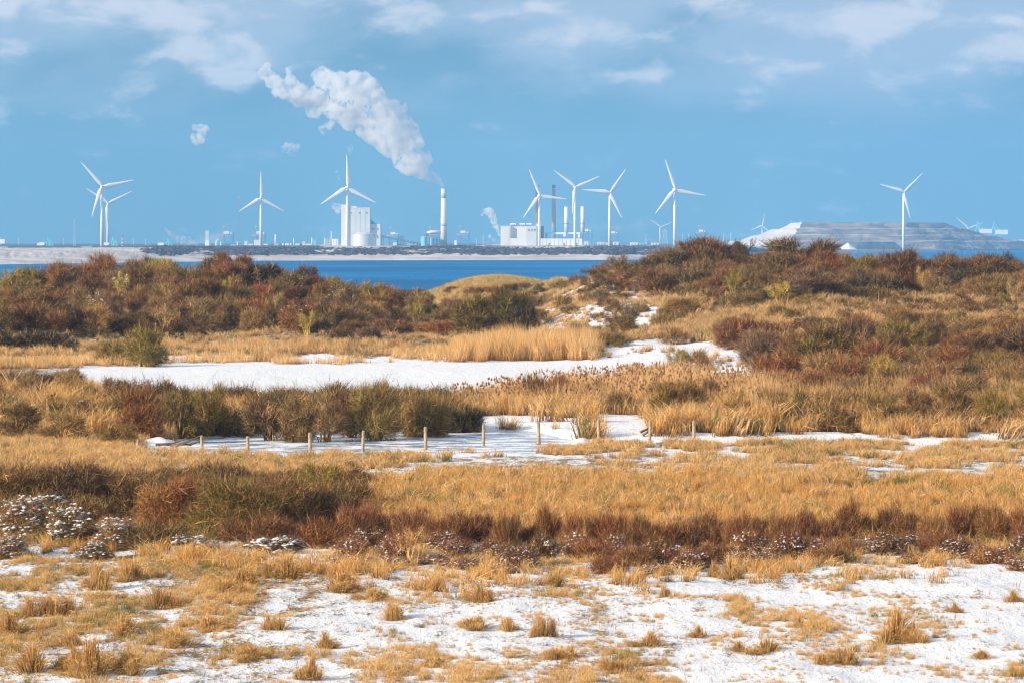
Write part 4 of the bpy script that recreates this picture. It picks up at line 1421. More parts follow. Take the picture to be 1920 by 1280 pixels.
COL = {'russet': (.33, .165, .088), 'brown': (.31, .20, .105), 'olive': (.30, .205, .080), 'lichen': (.50, .38, .11), 'dark': (.080, .062, .045),
       'ochre': (.46, .29, .13), 'mauve': (.27, .165, .11), 'green': (.25, .195, .06), 'redbrown': (.27, .118, .068), 'straw': (.48, .34, .17)}
WORD = {'russet': 'russet', 'brown': 'brown', 'olive': 'olive-brown', 'lichen': 'yellow lichened', 'dark': 'dark shaded', 'ochre': 'ochre', 'mauve': 'mauve-brown', 'green': 'greenish', 'redbrown': 'dark red-brown', 'straw': 'straw coloured'}
NAME = {'russet': 'russet_shrub', 'brown': 'brown_shrub', 'olive': 'olive_shrub', 'lichen': 'lichened_shrub', 'dark': 'bramble_thicket', 'ochre': 'ochre_shrub', 'mauve': 'buckthorn_shrub', 'green': 'green_shrub', 'redbrown': 'rose_shrub', 'straw': 'elder_shrub'}
LM = [(0, 'the left picture edge'), (75, 'the leftmost ship unloader'), (139, 'the tall pale lattice mast'), (195, 'the leftmost turbines'), (255, 'the striped beacon'), (320, 'the low steam wisps'), (388, 'the white tapered tower'),
      (447, 'the very tall thin mast'), (495, 'the second turbine'), (560, 'the small white tanks'), (620, 'the little refinery'), (665, 'the boiler house'), (735, 'the sloping conveyor'), (790, 'the bent white duct'), (835, 'the tall chimney'), (900, 'the small steam plume'),
      (960, 'the white block plant'), (1010, 'the turbine at the block plant'), (1060, 'the left short white stack'), (1095, 'the right short white stack'), (1145, 'the level-bladed turbine'), (1210, 'the short thin mast'), (1265, 'the tallest turbine'),
      (1318, 'the lone quay crane'), (1395, 'the bare sapling'), (1450, 'the left hill flank'), (1505, 'the hill top corner'), (1595, 'the bright snow heap'), (1650, 'the dark embankment'), (1694, 'the turbine by the hill'), (1760, 'the right hill shoulder'), (1830, 'the left teal unloader'), (1868, 'the right teal unloader'), (1920, 'the right picture edge')]
SH = []      # records for labels


def shrub(px, py, wpx, hpx, col, kind=None, label=None, group=None, zone=None, snow=0, sink=.06):
    g_ = ray_ground(px, py)
    if g_ is None: return None
    x, y, z = g_
    s = y / F
    if kind is None: kind = R.choice(['dome', 'dome', 'wide', 'airy'])
    me, BC, BR = R.choice(PROTO[kind])
    sx = wpx * s / (BC[:, 0].max() - BC[:, 0].min() + 2.0 * BR.mean() + .1)
    sz = hpx * s / (BC[:, 2].max() + BR.mean() + .12)
    name = NAME[col]
    root = empty(name, (x, y, z - sink), None, 'shrub', group, R.uniform(0, 6.28))
    root.scale = (sx, sx * R.uniform(.9, 1.1), sz)
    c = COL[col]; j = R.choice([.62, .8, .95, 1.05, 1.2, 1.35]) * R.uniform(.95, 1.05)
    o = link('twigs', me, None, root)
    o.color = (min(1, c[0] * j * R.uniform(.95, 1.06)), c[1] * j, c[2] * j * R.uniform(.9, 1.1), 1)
    if snow:
        key = ('snow', me.name, snow)
        if key not in PROTO:
            sm = make_snow_caps(len(PROTO), BC, BR, snow, .085 if snow == 420 else (.055 if snow > 110 else .038)); sm.materials.append(M['snow']); PROTO[key] = sm
        so_ = link('snow_cap', PROTO[key], None, root); so_['kind'] = 'stuff'
    SH.append([root, px, py, wpx, hpx, col, label, zone])
    return root


skyx = RP
# --- prominent single shrubs (px, base y, width, height, colour, kind, label)
for a in [
    (268, 826, 96, 100, 'russet', 'dome', 'broad brown shrub left of the snow hollow behind the first fence posts'),
    (335, 822, 80, 100, 'olive', 'airy', 'olive shrub behind the first gap in the fence posts'),
    (390, 818, 95, 100, 'olive', 'airy', 'loose olive shrub with snow field showing through its top'),
    (505, 832, 92, 105, 'mauve', 'airy', 'mauve-brown shrub above the fence post with a grass tuft'),
    (560, 834, 88, 98, 'brown', 'airy', 'brown shrub directly behind the post right of centre-left'),
    (612, 834, 78, 104, 'brown', 'airy', 'open brown shrub just left of the domed green-brown bush'),
    (660, 826, 80, 96, 'russet', 'airy', 'thin russet shrub leaning on the domed green-brown bush'),
    (702, 832, 105, 124, 'olive', 'dome', 'domed green-brown bush standing highest on the ditch bank'),
    (795, 828, 100, 104, 'olive', 'wide', 'flat-topped olive bush right of the domed one on the ditch bank'),
    (868, 814, 90, 58, 'dark', 'wide', 'low dark bush over the ice left of the middle fence post'),
    (835, 818, 60, 62, 'dark', 'dome', 'dark bush tucked under the flat-topped one'),
    (990, 765, 85, 62, 'redbrown', 'low', 'dark red-brown bush in the reeds right of the snow field tip'),
    (1045, 762, 78, 62, 'redbrown', 'low', 'red-brown bush in the reeds below the left white stack'),
    (1120, 760, 66, 48, 'brown', 'low', 'low brown bush in the reeds left of the post by the tussock'),
    (1165, 776, 62, 48, 'brown', 'low', 'low brown bush among reeds above the right fence posts'),
    (918, 770, 44, 36, 'russet', 'low', 'small russet bush in the reeds above the middle post'),
    (268, 687, 92, 78, 'green', 'dome', 'dark green bush at the back edge of the snow field'),
    (215, 684, 80, 52, 'olive', 'wide', 'low olive bush left of the dark green one at the snow field'),
    (1545, 700, 135, 92, 'olive', 'dome', 'big domed olive bush at the right end of the snow'),
    (1450, 668, 110, 58, 'brown', 'wide', 'spreading brown bush left of the big domed olive bush'),
    (1385, 650, 90, 44, 'mauve', 'wide', 'low mauve bush above the right snow patches'),
    (1700, 668, 130, 72, 'olive', 'wide', 'wide olive bush on the right slope'),
    (1610, 655, 100, 62, 'mauve', 'wide', 'mauve-brown bush behind the big domed olive bush'),
    (890, 625, 95, 78, 'green', 'dome', 'dark green bush right behind the tall reed belt'),
    (955, 622, 85, 82, 'green', 'dome', 'twin dark green bush behind the tall reed belt at its right'),
    (985, 622, 50, 55, 'dark', 'dome', 'dark bush at the foot of the snowy dune face'),
    (1170, 628, 78, 60, 'brown', 'airy', 'bare brown bush on the snowy dune face'),
    (1156, 650, 66, 30, 'olive', 'low', 'small snow dusted bush at the right end of the reed belt'),
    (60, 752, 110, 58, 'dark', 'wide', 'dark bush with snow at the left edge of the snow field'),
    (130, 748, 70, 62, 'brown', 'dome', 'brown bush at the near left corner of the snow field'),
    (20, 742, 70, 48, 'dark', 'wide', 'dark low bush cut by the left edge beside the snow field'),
    (30, 660, 110, 48, 'dark', 'wide', 'very dark thicket at the left edge of the slope foot'),
    (105, 660, 90, 42, 'dark', 'wide', 'dark thicket left of the slope reeds'),
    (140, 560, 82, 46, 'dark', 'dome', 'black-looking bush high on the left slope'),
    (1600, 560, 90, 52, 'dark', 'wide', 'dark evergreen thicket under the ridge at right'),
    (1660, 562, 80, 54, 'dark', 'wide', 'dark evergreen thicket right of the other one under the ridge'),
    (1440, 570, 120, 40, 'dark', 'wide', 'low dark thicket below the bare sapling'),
    (470, 546, 100, 55, 'dark', 'wide', 'dark bush on the left ridge right of the reddish crown'),
    (435, 535, 75, 62, 'russet', 'dome', 'reddish rounded crown highest on the left ridge'),
    (300, 540, 60, 58, 'lichen', 'dome', 'yellowish bush on the left ridge'),
    (700, 590, 70, 62, 'lichen', 'airy', 'yellow lichened bush at the right end of the left ridge'),
    (735, 590, 60, 50, 'russet', 'dome', 'russet bush ending the left ridge at the sea gap'),
    (1605, 528, 88, 52, 'lichen', 'dome', 'yellow lichened bush on the right ridge'),
    (1500, 515, 150, 68, 'brown', 'dome', 'widest brown crown on the right ridge below the hill top corner'),
    (1320, 508, 115, 66, 'russet', 'dome', 'large rounded russet crown on the right ridge'),
    (1250, 512, 90, 50, 'brown', 'dome', 'brown crown on the right ridge below the tallest turbine'),
    (1690, 540, 90, 75, 'russet', 'dome', 'russet crown on the ridge below the turbine by the hill'),
    (1770, 530, 90, 55, 'brown', 'dome', 'brown crown on the ridge under the right hill shoulder'),
    (1860, 535, 90, 58, 'russet', 'dome', 'russet crown near the right end of the ridge'),
    (1910, 535, 70, 50, 'brown', 'dome', 'brown crown cut by the right edge on the ridge'),
    (190, 540, 100, 64, 'russet', 'dome', 'large russet crown on the left ridge below the leftmost turbines'),
    (110, 545, 80, 55, 'brown', 'dome', 'brown crown on the left ridge below the lattice mast'),
    (245, 540, 80, 52, 'brown', 'dome', 'brown crown on the left ridge right of the largest russet one'),
    (1160, 525, 60, 48, 'brown', 'airy', 'thin bush on the ridge left of the snowy face top'),
    (1125, 520, 34, 30, 'mauve', 'airy', 'small mauve bush above the snowy dune face'),
    # near left mass
    (480, 1022, 150, 66, 'russet', 'low', 'low russet shrub in front of the left thicket, right of its middle'), (592, 1028, 130, 60, 'redbrown', 'low', 'low red-brown shrub in front of the dark rounded end of the left thicket'), (290, 1032, 130, 60, 'brown', 'low', 'low brown shrub in front of the left thicket by the brambles'),
    (35, 975, 180, 120, 'brown', 'near', 'brown bush at the left edge above the snowy bramble'),
    (140, 972, 170, 118, 'mauve', 'near', 'mauve-brown near bush right above the snowy bramble'),
    (245, 975, 160, 112, 'brown', 'near', 'brown near bush over the dark gap in the left thicket'),
    (335, 1000, 165, 120, 'russet', 'near', 'russet near bush in the middle of the left thicket'),
    (440, 1008, 170, 125, 'olive', 'near', 'green-tinged near bush in the left thicket'),
    (530, 1005, 160, 130, 'brown', 'near', 'brown near bush left of the dark rounded end'),
    (600, 1002, 110, 100, 'brown', 'near', 'brown near bush at the right of the left thicket'),
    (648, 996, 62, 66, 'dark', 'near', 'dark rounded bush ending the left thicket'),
    (150, 925, 170, 60, 'mauve', 'near', 'mauve low bush behind the left thicket'),
    (330, 930, 180, 62, 'brown', 'near', 'brown low bush behind the left thicket above the dark gap'),
    (430, 925, 110, 58, 'mauve', 'near', 'mauve low bush behind the green-tinged near bush'),
    (596, 940, 88, 80, 'lichen', 'thorn', 'open lichened thorn bush sticking out above the left thicket'),
    (638, 975, 70, 70, 'dark', 'thorn', 'bare dark thorn bush at the right end of the left thicket'),
    (770, 1060, 52, 84, 'ochre', 'thorn', 'small tan sapling with forked stems in the red thicket'),
]:
    shrub(*a[:6], label=a[6])
for a in [(95, 985, 130, 70, 'dark', 'near', 'snow laden bramble higher up between two mauve and brown bushes'), (20, 1045, 90, 50, 'brown', 'near', 'low snow laden bramble nearest the left picture edge'), (180, 1050, 80, 42, 'brown', 'near', 'low snow dusted bramble above the snow bank'),
          (360, 1035, 90, 40, 'brown', 'low', 'low snow dusted brown shrub under the russet near bush'), (520, 1040, 100, 42, 'mauve', 'low', 'low snow dusted mauve shrub under the thicket right half'),
          (45, 1012, 120, 92, 'brown', 'near', 'snow laden bramble at the left picture edge'), (130, 1022, 120, 88, 'brown', 'near', 'snow laden bramble below the mauve near bush'),
          (215, 1030, 110, 70, 'brown', 'near', 'snow dusted brown bramble right of the snow laden ones')]:
    shrub(*a[:6], label=a[6], snow=420, group='snow laden brambles')

# --- the low dark red thicket, foreground
xs = 655
while xs < 1990:
    for row in range(3):
        by = np.interp(xs, [650, 900, 1300, 1600, 1900], [1062, 1072, 1080, 1064, 1070]) - row * 25 + R.uniform(-9, 9) + 9 * math.sin(xs / 47.0) * (row < 2)
        hp = [30, 52, 70][row] * R.uniform(.7, 1.25) * np.interp(xs, [650, 1000, 1300, 1500, 1650, 1900], [1.0, .9, 1.05, 1.05, .85, .95])
        c = R.choice(['redbrown', 'redbrown', 'russet', 'redbrown', 'redbrown'])
        if row == 0 and R.random() < .45: continue
        shrub(xs + R.uniform(-14, 14), by, R.uniform(58, 84), hp, c, 'low', zone='in the low red thicket', group='low red-brown shrubs of the near thicket', snow=(360 if row == 0 else 260) if row < 2 and R.random() < .8 else 0)
    xs += R.uniform(34, 46)
# --- slope shrubs
def fill(n, x0, x1, ytop, ybot, cols, zone, group, wr=(48, 92), hr=(34, 60), kinds=None, seed=1, mind=20):
    r = random.Random(seed); pts = []; tries = 0
    while len(pts) < n and tries < n * 60:
        tries += 1
        px = r.uniform(x0, x1)
        a = np.interp(px, *ytop); b = np.interp(px, *ybot)
        py = a + (b - a) * r.random() ** 1.0
        if any(((px - q[0]) / 1.7) ** 2 + (py - q[1]) ** 2 * 2.0 < mind ** 2 for q in pts): continue
        pts.append((px, py))
    for px, py in sorted(pts, key=lambda q: q[1]):
        k = np.interp(py, [520, 700, 820], [.8, 1.0, 1.15])
        shrub(px, py, r.uniform(*wr) * k, r.uniform(*hr) * k, r.choice(cols), r.choice(kinds or ['dome', 'dome', 'wide', 'airy']), zone=zone, group=group, snow=110 if r.random() < .12 else 0)


rt = ([0, 100, 190, 300, 430, 520, 600, 700, 760, 800], [550, 538, 530, 526, 526, 538, 546, 570, 584, 592])
fill(120, -60, 790, rt, ([-60, 300, 790], [640, 632, 618]), ['russet', 'russet', 'brown', 'brown', 'russet', 'mauve', 'ochre', 'redbrown', 'brown', 'olive', 'russet', 'lichen'], 'on the left dune slope', 'shrubs covering the left dune slope', (54, 100), (42, 72), seed=2, mind=23)
rr_ = ([1000, 1060, 1130, 1200, 1320, 1480, 1560, 1620, 1700, 1850, 1960], [560, 548, 528, 518, 505, 504, 514, 526, 522, 526, 530])
fill(46, 1225, 1970, rr_, ([1225, 1970], [560, 565]), ['russet', 'russet', 'brown', 'brown', 'mauve', 'brown', 'dark', 'redbrown'], 'just under the right ridge', 'shrubs just under the right ridge', (54, 104), (44, 72), seed=3, mind=22)
fill(13, 1110, 1250, ([1110, 1250], [534, 512]), ([1110, 1250], [552, 560]), ['brown', 'mauve', 'russet', 'brown'], 'at the snowy face top', 'snow dusted shrubs above the snowy dune face', (44, 76), (30, 50), ['airy', 'dome', 'airy'], seed=31, mind=19)
fill(26, 1230, 1960, ([1230, 1960], [575, 575]), ([1230, 1960], [622, 622]), ['ochre', 'straw', 'brown', 'olive', 'ochre'], 'midway down the right slope', 'pale shrubs halfway down the right slope', (50, 90), (26, 42), ['airy', 'airy', 'wide'], seed=4, mind=42)
fill(84, 1360, 1990, ([1360, 1560, 1990], [640, 650, 628]), ([1360, 1500, 1990], [655, 768, 794]), ['russet', 'redbrown', 'mauve', 'russet', 'brown', 'olive', 'redbrown'], 'in the broad right thicket', 'shrubs of the broad thicket at right', (70, 120), (42, 70), ['wide', 'wide', 'dome'], seed=5, mind=30)
fill(11, 60, 780, ([60, 780], [556, 580]), ([60, 780], [640, 628]), ['straw', 'lichen', 'ochre'], 'with pale stems, left slope', 'bare pale-stemmed shrubs on the left slope', (34, 60), (50, 78), ['thorn'], seed=21, mind=40)
fill(12, 1250, 1930, ([1250, 1930], [540, 545]), ([1250, 1930], [700, 780]), ['straw', 'lichen', 'ochre'], 'with pale stems, right slope', 'bare pale-stemmed shrubs on the right slope', (34, 60), (46, 74), ['thorn'], seed=22, mind=40)
fill(9, 1240, 1500, ([1240, 1500], [765, 770]), ([1240, 1500], [800, 806]), ['olive', 'brown', 'russet', 'ochre'], 'in the right reeds', 'shrubs growing out of the right reeds', (50, 84), (44, 70), ['airy', 'dome'], seed=23, mind=28)
fill(12, 1480, 1960, ([1480, 1960], [790, 790]), ([1480, 1960], [806, 806]), ['olive', 'brown', 'ochre'], 'at the right thicket foot', 'shrubs at the near foot of the right thicket', (60, 90), (50, 78), ['airy', 'dome'], seed=6, mind=30)
fill(14, 780, 1000, ([780, 1000], [590, 585]), ([780, 1000], [612, 610]), ['russet', 'brown', 'olive', 'mauve'], 'in the dip', 'shrubs in the dip below the sea gap', (50, 80), (30, 46), seed=7, mind=22)
fill(12, 640, 860, ([640, 860], [618, 620]), ([640, 860], [640, 634]), ['mauve', 'brown', 'redbrown'], 'left behind the reed belt', 'low brown shrubs behind the reed belt', (50, 84), (22, 34), ['wide', 'low'], seed=8, mind=22)
fill(16, 0, 240, ([0, 240], [760, 770]), ([0, 240], [832, 840]), ['straw', 'ochre', 'brown', 'ochre'], 'in the left tangle', 'pale shrubs in the left tangle', (60, 100), (40, 70), ['airy'], seed=9, mind=36)
fill(10, 1010, 1250, ([1010, 1250], [548, 530]), ([1010, 1250], [590, 600]), ['brown', 'olive', 'ochre'], 'on the snowy dune face', 'scattered shrubs on the snowy dune face', (26, 52), (16, 30), ['low', 'airy'], seed=10, mind=26)
fill(7, 850, 1010, ([850, 1010], [545, 545]), ([850, 1010], [556, 556]), ['redbrown', 'mauve'], 'on the marram dune', 'dark low shrubs on the marram dune', (36, 60), (12, 20), ['low'], seed=12, mind=16)

# labels for shrubs without their own
from collections import defaultdict
buckets = defaultdict(list)
for rec in SH:
    root, px, py, w, h, col, lab, zone = rec
    if lab:
        root['label'] = lab
        continue
    lm = min(LM, key=lambda q: abs(q[0] - px))[1]
    if zone == 'in the low red thicket':
        rowt = 'front' if py > 1052 else ('middle' if py > 1028 else 'back')
        key = f'{WORD[col]} shrub, {rowt} near thicket, below {lm}'
    else:
        key = f'{WORD[col]} shrub {zone}, below {lm}'
    buckets[key].append(rec)
for key, L_ in buckets.items():
    if len(L_) == 1:
        L_[0][0]['label'] = key
    elif len(L_) == 2:
        L_.sort(key=lambda q: q[1])
        if abs(L_[0][1] - L_[1][1]) > 12:
            L_[0][0]['label'] = 'left ' + key; L_[1][0]['label'] = 'right ' + key
        else:
            L_.sort(key=lambda q: q[2])
            L_[0][0]['label'] = 'upper ' + key; L_[1][0]['label'] = 'lower ' + key
    elif len(L_) == 3:
        L_.sort(key=lambda q: q[1])
        for w_, q in zip(('left ', 'middle ', 'right '), L_): q[0]['label'] = w_ + key
    else:
        L_.sort(key=lambda q: q[1])
        for w_, q in zip(('first ', 'second ', 'third ', 'fourth ', 'fifth ', 'sixth '), L_): q[0]['label'] = w_ + key

for rec in SH:
    w_ = rec[0]['label'].replace(' shrub, ', ' shrub ').split()
    if len(rec[0]['label'].split()) > 16 and 'near thicket,' in rec[0]['label']:
        rec[0]['label'] = rec[0]['label'].replace('near thicket, below', 'under').replace('the turbine by the hill', 'the hill turbine').replace('the turbine at the block plant', 'the block plant turbine')
    if len(rec[0]['label'].split()) > 16:
        print('LONG', rec[0]['label'])
# --- bare sapling on the ridge
def sapling(px, py, hpx, wpx, label, seed=3, nlev=4):
    x, y, z = ray_ground(px, py)
    s = y / F; hh = hpx * s; r = random.Random(seed)
    t = empty('bare_sapling', (x, y, z - .1), label, 'tree')
    tr = MB(); cr = MB()
    def grow(p, d, ln, rad, lev):
        q = p + d * ln * .5 + Vector((r.uniform(-.05, .05), r.uniform(-.05, .05), 0)) * ln
        e = p + d * ln
        (tr if lev < 1 else cr).tube([p, q, e], [rad, rad * .85, rad * .7], 5, False)
        if lev >= nlev: return
        for k in range(3 if lev < nlev - 1 else 5):
            a = r.uniform(.3, .75); ax = Vector((r.gauss(0, 1), r.gauss(0, 1), r.gauss(0, .3))).normalized()
            nd = (d * math.cos(a) + ax * math.sin(a) + Vector((0, 0, .18))).normalized()
            grow(p + d * ln * r.uniform(.55, 1.0), nd, ln * r.uniform(.55, .8), max(rad * .6, .012), lev + 1)
    for k in range(2):
        grow(Vector((k * .12, 0, 0)), Vector((-.12 + .3 * k, 0, 1)).normalized(), hh * .42, .07, 0)
    tr.build('trunk', M['bark'], t); cr.build('crown', M['deadwood'], t)


sapling(1393, 505, 66, 50, 'bare forked sapling standing above the right ridge')
sapling(430, 500 + 38, 30, 30, 'thin bare sapling poking out of the left ridge', 9, 3)


# ---------------------------------------------------------------- grass protos
def make_tuft(seed, n=60, h=.5, spread=.16, w=.012, lean=.5, droop=.25, plume_=False):
    r = np.random.default_rng(seed)
    b = np.stack([r.normal(0, spread * .5, n), r.normal(0, spread * .5, n), np.full(n, -.03)], -1)
    a = r.uniform(0, 2 * np.pi, n)
    out = np.stack([np.cos(a), np.sin(a), 0 * a], -1) * (r.uniform(.1, 1, (n, 1)) * lean)
    hh = h * r.uniform(.3, 1.15, (n, 1)); out = out + np.array([.16, .05, 0]); out = np.where(r.random((n, 1)) < .14, out * 2.4, out)
    m = b + (out * .35 + np.array([0, 0, 1.])) * hh * .55
    t = b + (out * 1.0 + np.array([0, 0, 1 - droop * .6])) * hh
    side = unit(np.stack([-np.sin(a), np.cos(a), 0 * a], -1) + r.normal(0, .5, (n, 3))) * w * r.uniform(.6, 1.3, (n, 1))
    V = np.stack([b - side * .5, b + side * .5, m - side * .45, m + side * .45, t], 1)
    f = np.array([(0, 1, 3), (0, 3, 2), (2, 3, 4)])
    Fc = (np.arange(n)[:, None, None] * 5 + f[None]).reshape(-1, 3)
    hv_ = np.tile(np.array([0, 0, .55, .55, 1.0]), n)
    rv = np.repeat(r.uniform(0, 1, n), 5)
    return mesh_from_arrays('tuft', V.reshape(-1, 3), Fc, {'hh': hv_, 'rv': rv})


def tuft_objs(ms, m):
    L_ = []
    for k in ms:
        k.materials.append(m)
        L_.append(bpy.data.objects.new('tuft_source', k))     # not linked to the scene: only read by the scatter
    return L_


def scatter(name, pts, scl, tint, protos, label, cat, tilt=.12, seed=0):
    """one object: tufts instanced on points"""
    r = np.random.default_rng(seed)
    n = len(pts)
    me = bpy.data.meshes.new(name)
    me.vertices.add(n); me.vertices.foreach_set('co', np.asarray(pts, np.float32).ravel())
    rot = np.stack([r.normal(0, tilt, n), r.normal(0, tilt, n), r.uniform(0, 6.283, n)], -1).astype(np.float32)
    me.attributes.new('rot', 'FLOAT_VECTOR', 'POINT').data.foreach_set('vector', rot.ravel())
    me.attributes.new('scl', 'FLOAT_VECTOR', 'POINT').data.foreach_set('vector', np.asarray(scl, np.float32).ravel())
    me.attributes.new('tint', 'FLOAT', 'POINT').data.foreach_set('value', np.asarray(tint, np.float32))
    me.attributes.new('pick', 'INT', 'POINT').data.foreach_set('value', r.integers(0, len(protos), n).astype(np.int32))
    o = bpy.data.objects.new(name, me); C.objects.link(o)
    ng = bpy.data.node_groups.new(name, 'GeometryNodeTree')
    ng.interface.new_socket('Geometry', in_out='INPUT', socket_type='NodeSocketGeometry')
    ng.interface.new_socket('Geometry', in_out='OUTPUT', socket_type='NodeSocketGeometry')
    gi = ng.nodes.new('NodeGroupInput'); go = ng.nodes.new('NodeGroupOutput'); jn = ng.nodes.new('GeometryNodeJoinGeometry')
    def na(nm, ty):
        x = ng.nodes.new('GeometryNodeInputNamedAttribute'); x.data_type = ty; x.inputs[0].default_value = nm; return x.outputs[0]
    ro = na('rot', 'FLOAT_VECTOR'); sc = na('scl', 'FLOAT_VECTOR'); pk = na('pick', 'INT')
    e2r = ng.nodes.new('FunctionNodeEulerToRotation'); ng.links.new(ro, e2r.inputs[0])
    for k, p in enumerate(protos):
        oi = ng.nodes.new('GeometryNodeObjectInfo'); oi.inputs['Object'].default_value = p; oi.inputs['As Instance'].default_value = True
        cp = ng.nodes.new('FunctionNodeCompare'); cp.data_type = 'INT'; cp.operation = 'EQUAL'
        ng.links.new(pk, cp.inputs[2]); cp.inputs[3].default_value = k
        ip = ng.nodes.new('GeometryNodeInstanceOnPoints')
        ng.links.new(gi.outputs[0], ip.inputs['Points']); ng.links.new(cp.outputs[0], ip.inputs['Selection'])
        ng.links.new(oi.outputs['Geometry'], ip.inputs['Instance']); ng.links.new(e2r.outputs[0], ip.inputs['Rotation']); ng.links.new(sc, ip.inputs['Scale'])
        ng.links.new(ip.outputs[0], jn.inputs[0])
    ng.links.new(jn.outputs[0], go.inputs[0])
    md = o.modifiers.new('scatter', 'NODES'); md.node_group = ng
    tag(o, label, cat, kind='stuff')
    return o


def candidates(n, y0, y1, u0=-.155, u1=.165, seed=0):
    """uniform over the ground between distances y0 and y1"""
    r = np.random.default_rng(seed)
    y = np.sqrt(r.uniform(y0 ** 2, y1 ** 2, n)); u = r.uniform(u0, u1, n)
    x = u * y; z = terrain(x, y)
    px = 960 + F * u; py = YH + (H - z) * F / y
    k = F / y / 50.   # ragged borders between the zones
    return x, y, z, px + 34 * k * fbm(x / 2.2, y / 5, 203, 3), py + 9 * k ** .6 * fbm(x / 2.6, y / 6, 201, 4), r


def pick(c, prob, hs, name, protos, label, cat, ws=None, tintshift=0.0, tilt=.24, tn=(4., 9.), floor_ice=True):
    x, y, z, px, py, r = c
    k = r.random(len(x)) < prob
    if floor_ice: k &= (z > 4.99)
    x, y, z, px, py = (q[k] for q in (x, y, z, px, py))
    n = len(x)
    h = hs(px, py, x, y) * r.uniform(.55, 1.3, n) * (1 + .45 * fbm(x / (tn[0] * .35), y / (tn[1] * .4), 301, 3))
    w = h * r.uniform(.85, 1.25, n) if ws is None else ws(px, py) * r.uniform(.8, 1.25, n)
    tint = np.clip(.48 + .6 * fbm(x / tn[0], y / tn[1], 23, 3) + .45 * fbm(x / tn[0] * 4, y / tn[1] * 3, 24, 3) + r.normal(0, .24, n) + tintshift, 0, 1)
    print(name, n)
    return scatter(name, np.stack([x, y, z], -1), np.stack([w, w, h], -1), tint, protos, label, cat, tilt, seed=n)


golden_p = tuft_objs([make_tuft(10 + k, 70, 1.0, .34, .020, .42, .15) for k in range(4)], M['golden'])
pale_p = tuft_objs([make_tuft(20 + k, 70, 1.0, .55, .030, .75, .35) for k in range(5)], M['pale'])
reed_p = tuft_objs([make_tuft(30 + k, 34, 1.0, .30, .016, .16, .05) for k in range(4)], M['reed'])
slope_p = tuft_objs([make_tuft(40 + k, 60, 1.0, .5, .040, .5, .25) for k in range(4)], M['slope'])
marram_p = tuft_objs([make_tuft(50 + k, 60, 1.0, .6, .050, .7, .3) for k in range(3)], M['marram'])
stalk_p = tuft_objs([make_tuft(60 + k, 5, 1.0, .35, .035, .2, .02) for k in range(3)], M['stalk'])
plume_p = tuft_objs([make_tuft(70 + k, 5, 1.0, .2, .26, .2, .0) for k in range(2)], M['plume'])


def ft(px): return np.interp(px, [0, 300, 600, 900, 1300, 1600, 1920], [1010, 1040, 1075, 1085, 1080, 1070, 1065])


# foreground tussocks over snow
c = candidates(34000, 82, 118, seed=1)
x, y, z, px, py, r = c
nz = fbm(x / 1.5, y / 4.5, 51, 4); nb = fbm(x / 5., y / 14., 52, 3)
left = np.interp(px, [0, 500, 1000, 1500, 1920], [.44, .32, .22, .12, .10])
d = sstep(-.02, .42, .75 * nz + .45 * nb + .5 * fbm(x / .45, y / 1.2, 53, 3) + left)
d = np.where(py > ft(px), d, d * .5)
pick(c, d * .46, lambda px, py, x, y: .10 + .15 * sstep(.1, .8, fbm(x / 1.5, y / 4.5, 51, 4) + np.interp(px, [0, 900, 1920], [.5, .15, 0])), 'foreground_grass', pale_p,
     'pale dead grass poking through the foreground snow', 'grass', tn=(3., 8.), floor_ice=False)
# tiny stems
c = candidates(9000, 82, 112, seed=2)
nz = fbm(c[0] / 3., c[1] / 7., 57, 3)
pick(c, sstep(-.2, .5, nz) * .6 * (c[4] > ft(c[3])), lambda px, py, x, y: .16 + 0 * px, 'foreground_stems', stalk_p, 'sparse thin brown stems on the foreground snow', 'stems', floor_ice=False)
# tall grass belt at the front edge of the thicket
c = candidates(9000, 104, 124, seed=3)
x, y, z, px, py, r = c
d = np.exp(-((py - (ft(px) + 2)) / 15.) ** 2) * sstep(-.35, .25, fbm(x / 1.6, y / 3., 71, 3)) * np.interp(px, [0, 700, 1000, 1300, 1920], [.8, .9, .5, .45, .45])
pick(c, d * .75, lambda px, py, x, y: .48 + 0 * px, 'thicket_edge_grass', golden_p + pale_p[:2], 'taller golden grass along the front edge of the red thicket', 'grass', floor_ice=False)
# inside the thicket
c = candidates(5000, 104, 135, seed=4)
x, y, z, px, py, r = c
pick(c, ((py < ft(px)) & (py > 985)) * .35, lambda px, py, x, y: .38 + 0 * px, 'thicket_grass', pale_p, 'dead grass between the shrubs of the thicket', 'grass', floor_ice=False)
# golden field
c = candidates(30000, 118, 166, seed=5)
x, y, z, px, py, r = c
d = sstep(892, 905, py) * (1 - sstep(1000, 1012, py)) * np.interp(px, [0, 540, 640], [.35, .5, 1.0])
d = d * sstep(-.62, -.2, fbm(x / 2.4, y / 5, 8, 4))
pick(c, d * .55, lambda px, py, x, y: .50 + .20 * fbm(x / 3, y / 6, 5, 3) + .14 * fbm(x / .8, y / 1.6, 6, 2), 'golden_grass', golden_p + golden_p + slope_p[:3] + pale_p[:2], 'dense golden grass field behind the red thicket', 'grass', tn=(5., 8.))
# pale mixed strip before the ice
c = candidates(22000, 152, 200, seed=6)
x, y, z, px, py, r = c
nz = fbm(x / 2.6, y / 4.5, 81, 3)
d = np.where(px < 262, sstep(800, 815, py), sstep(850, 860, py)) * (1 - sstep(890, 900, py)) * sstep(-.12, .28, nz + .25 * sstep(880, 896, py) + .2 * (1 - sstep(856, 866, py)) + .7 * (px < 262))
pick(c, d * .65, lambda px, py, x, y: .46 + 0 * px, 'ditch_edge_grass', slope_p + pale_p, 'straw grass and snow strip along the near side of the frozen ditch', 'grass', tintshift=-.1)
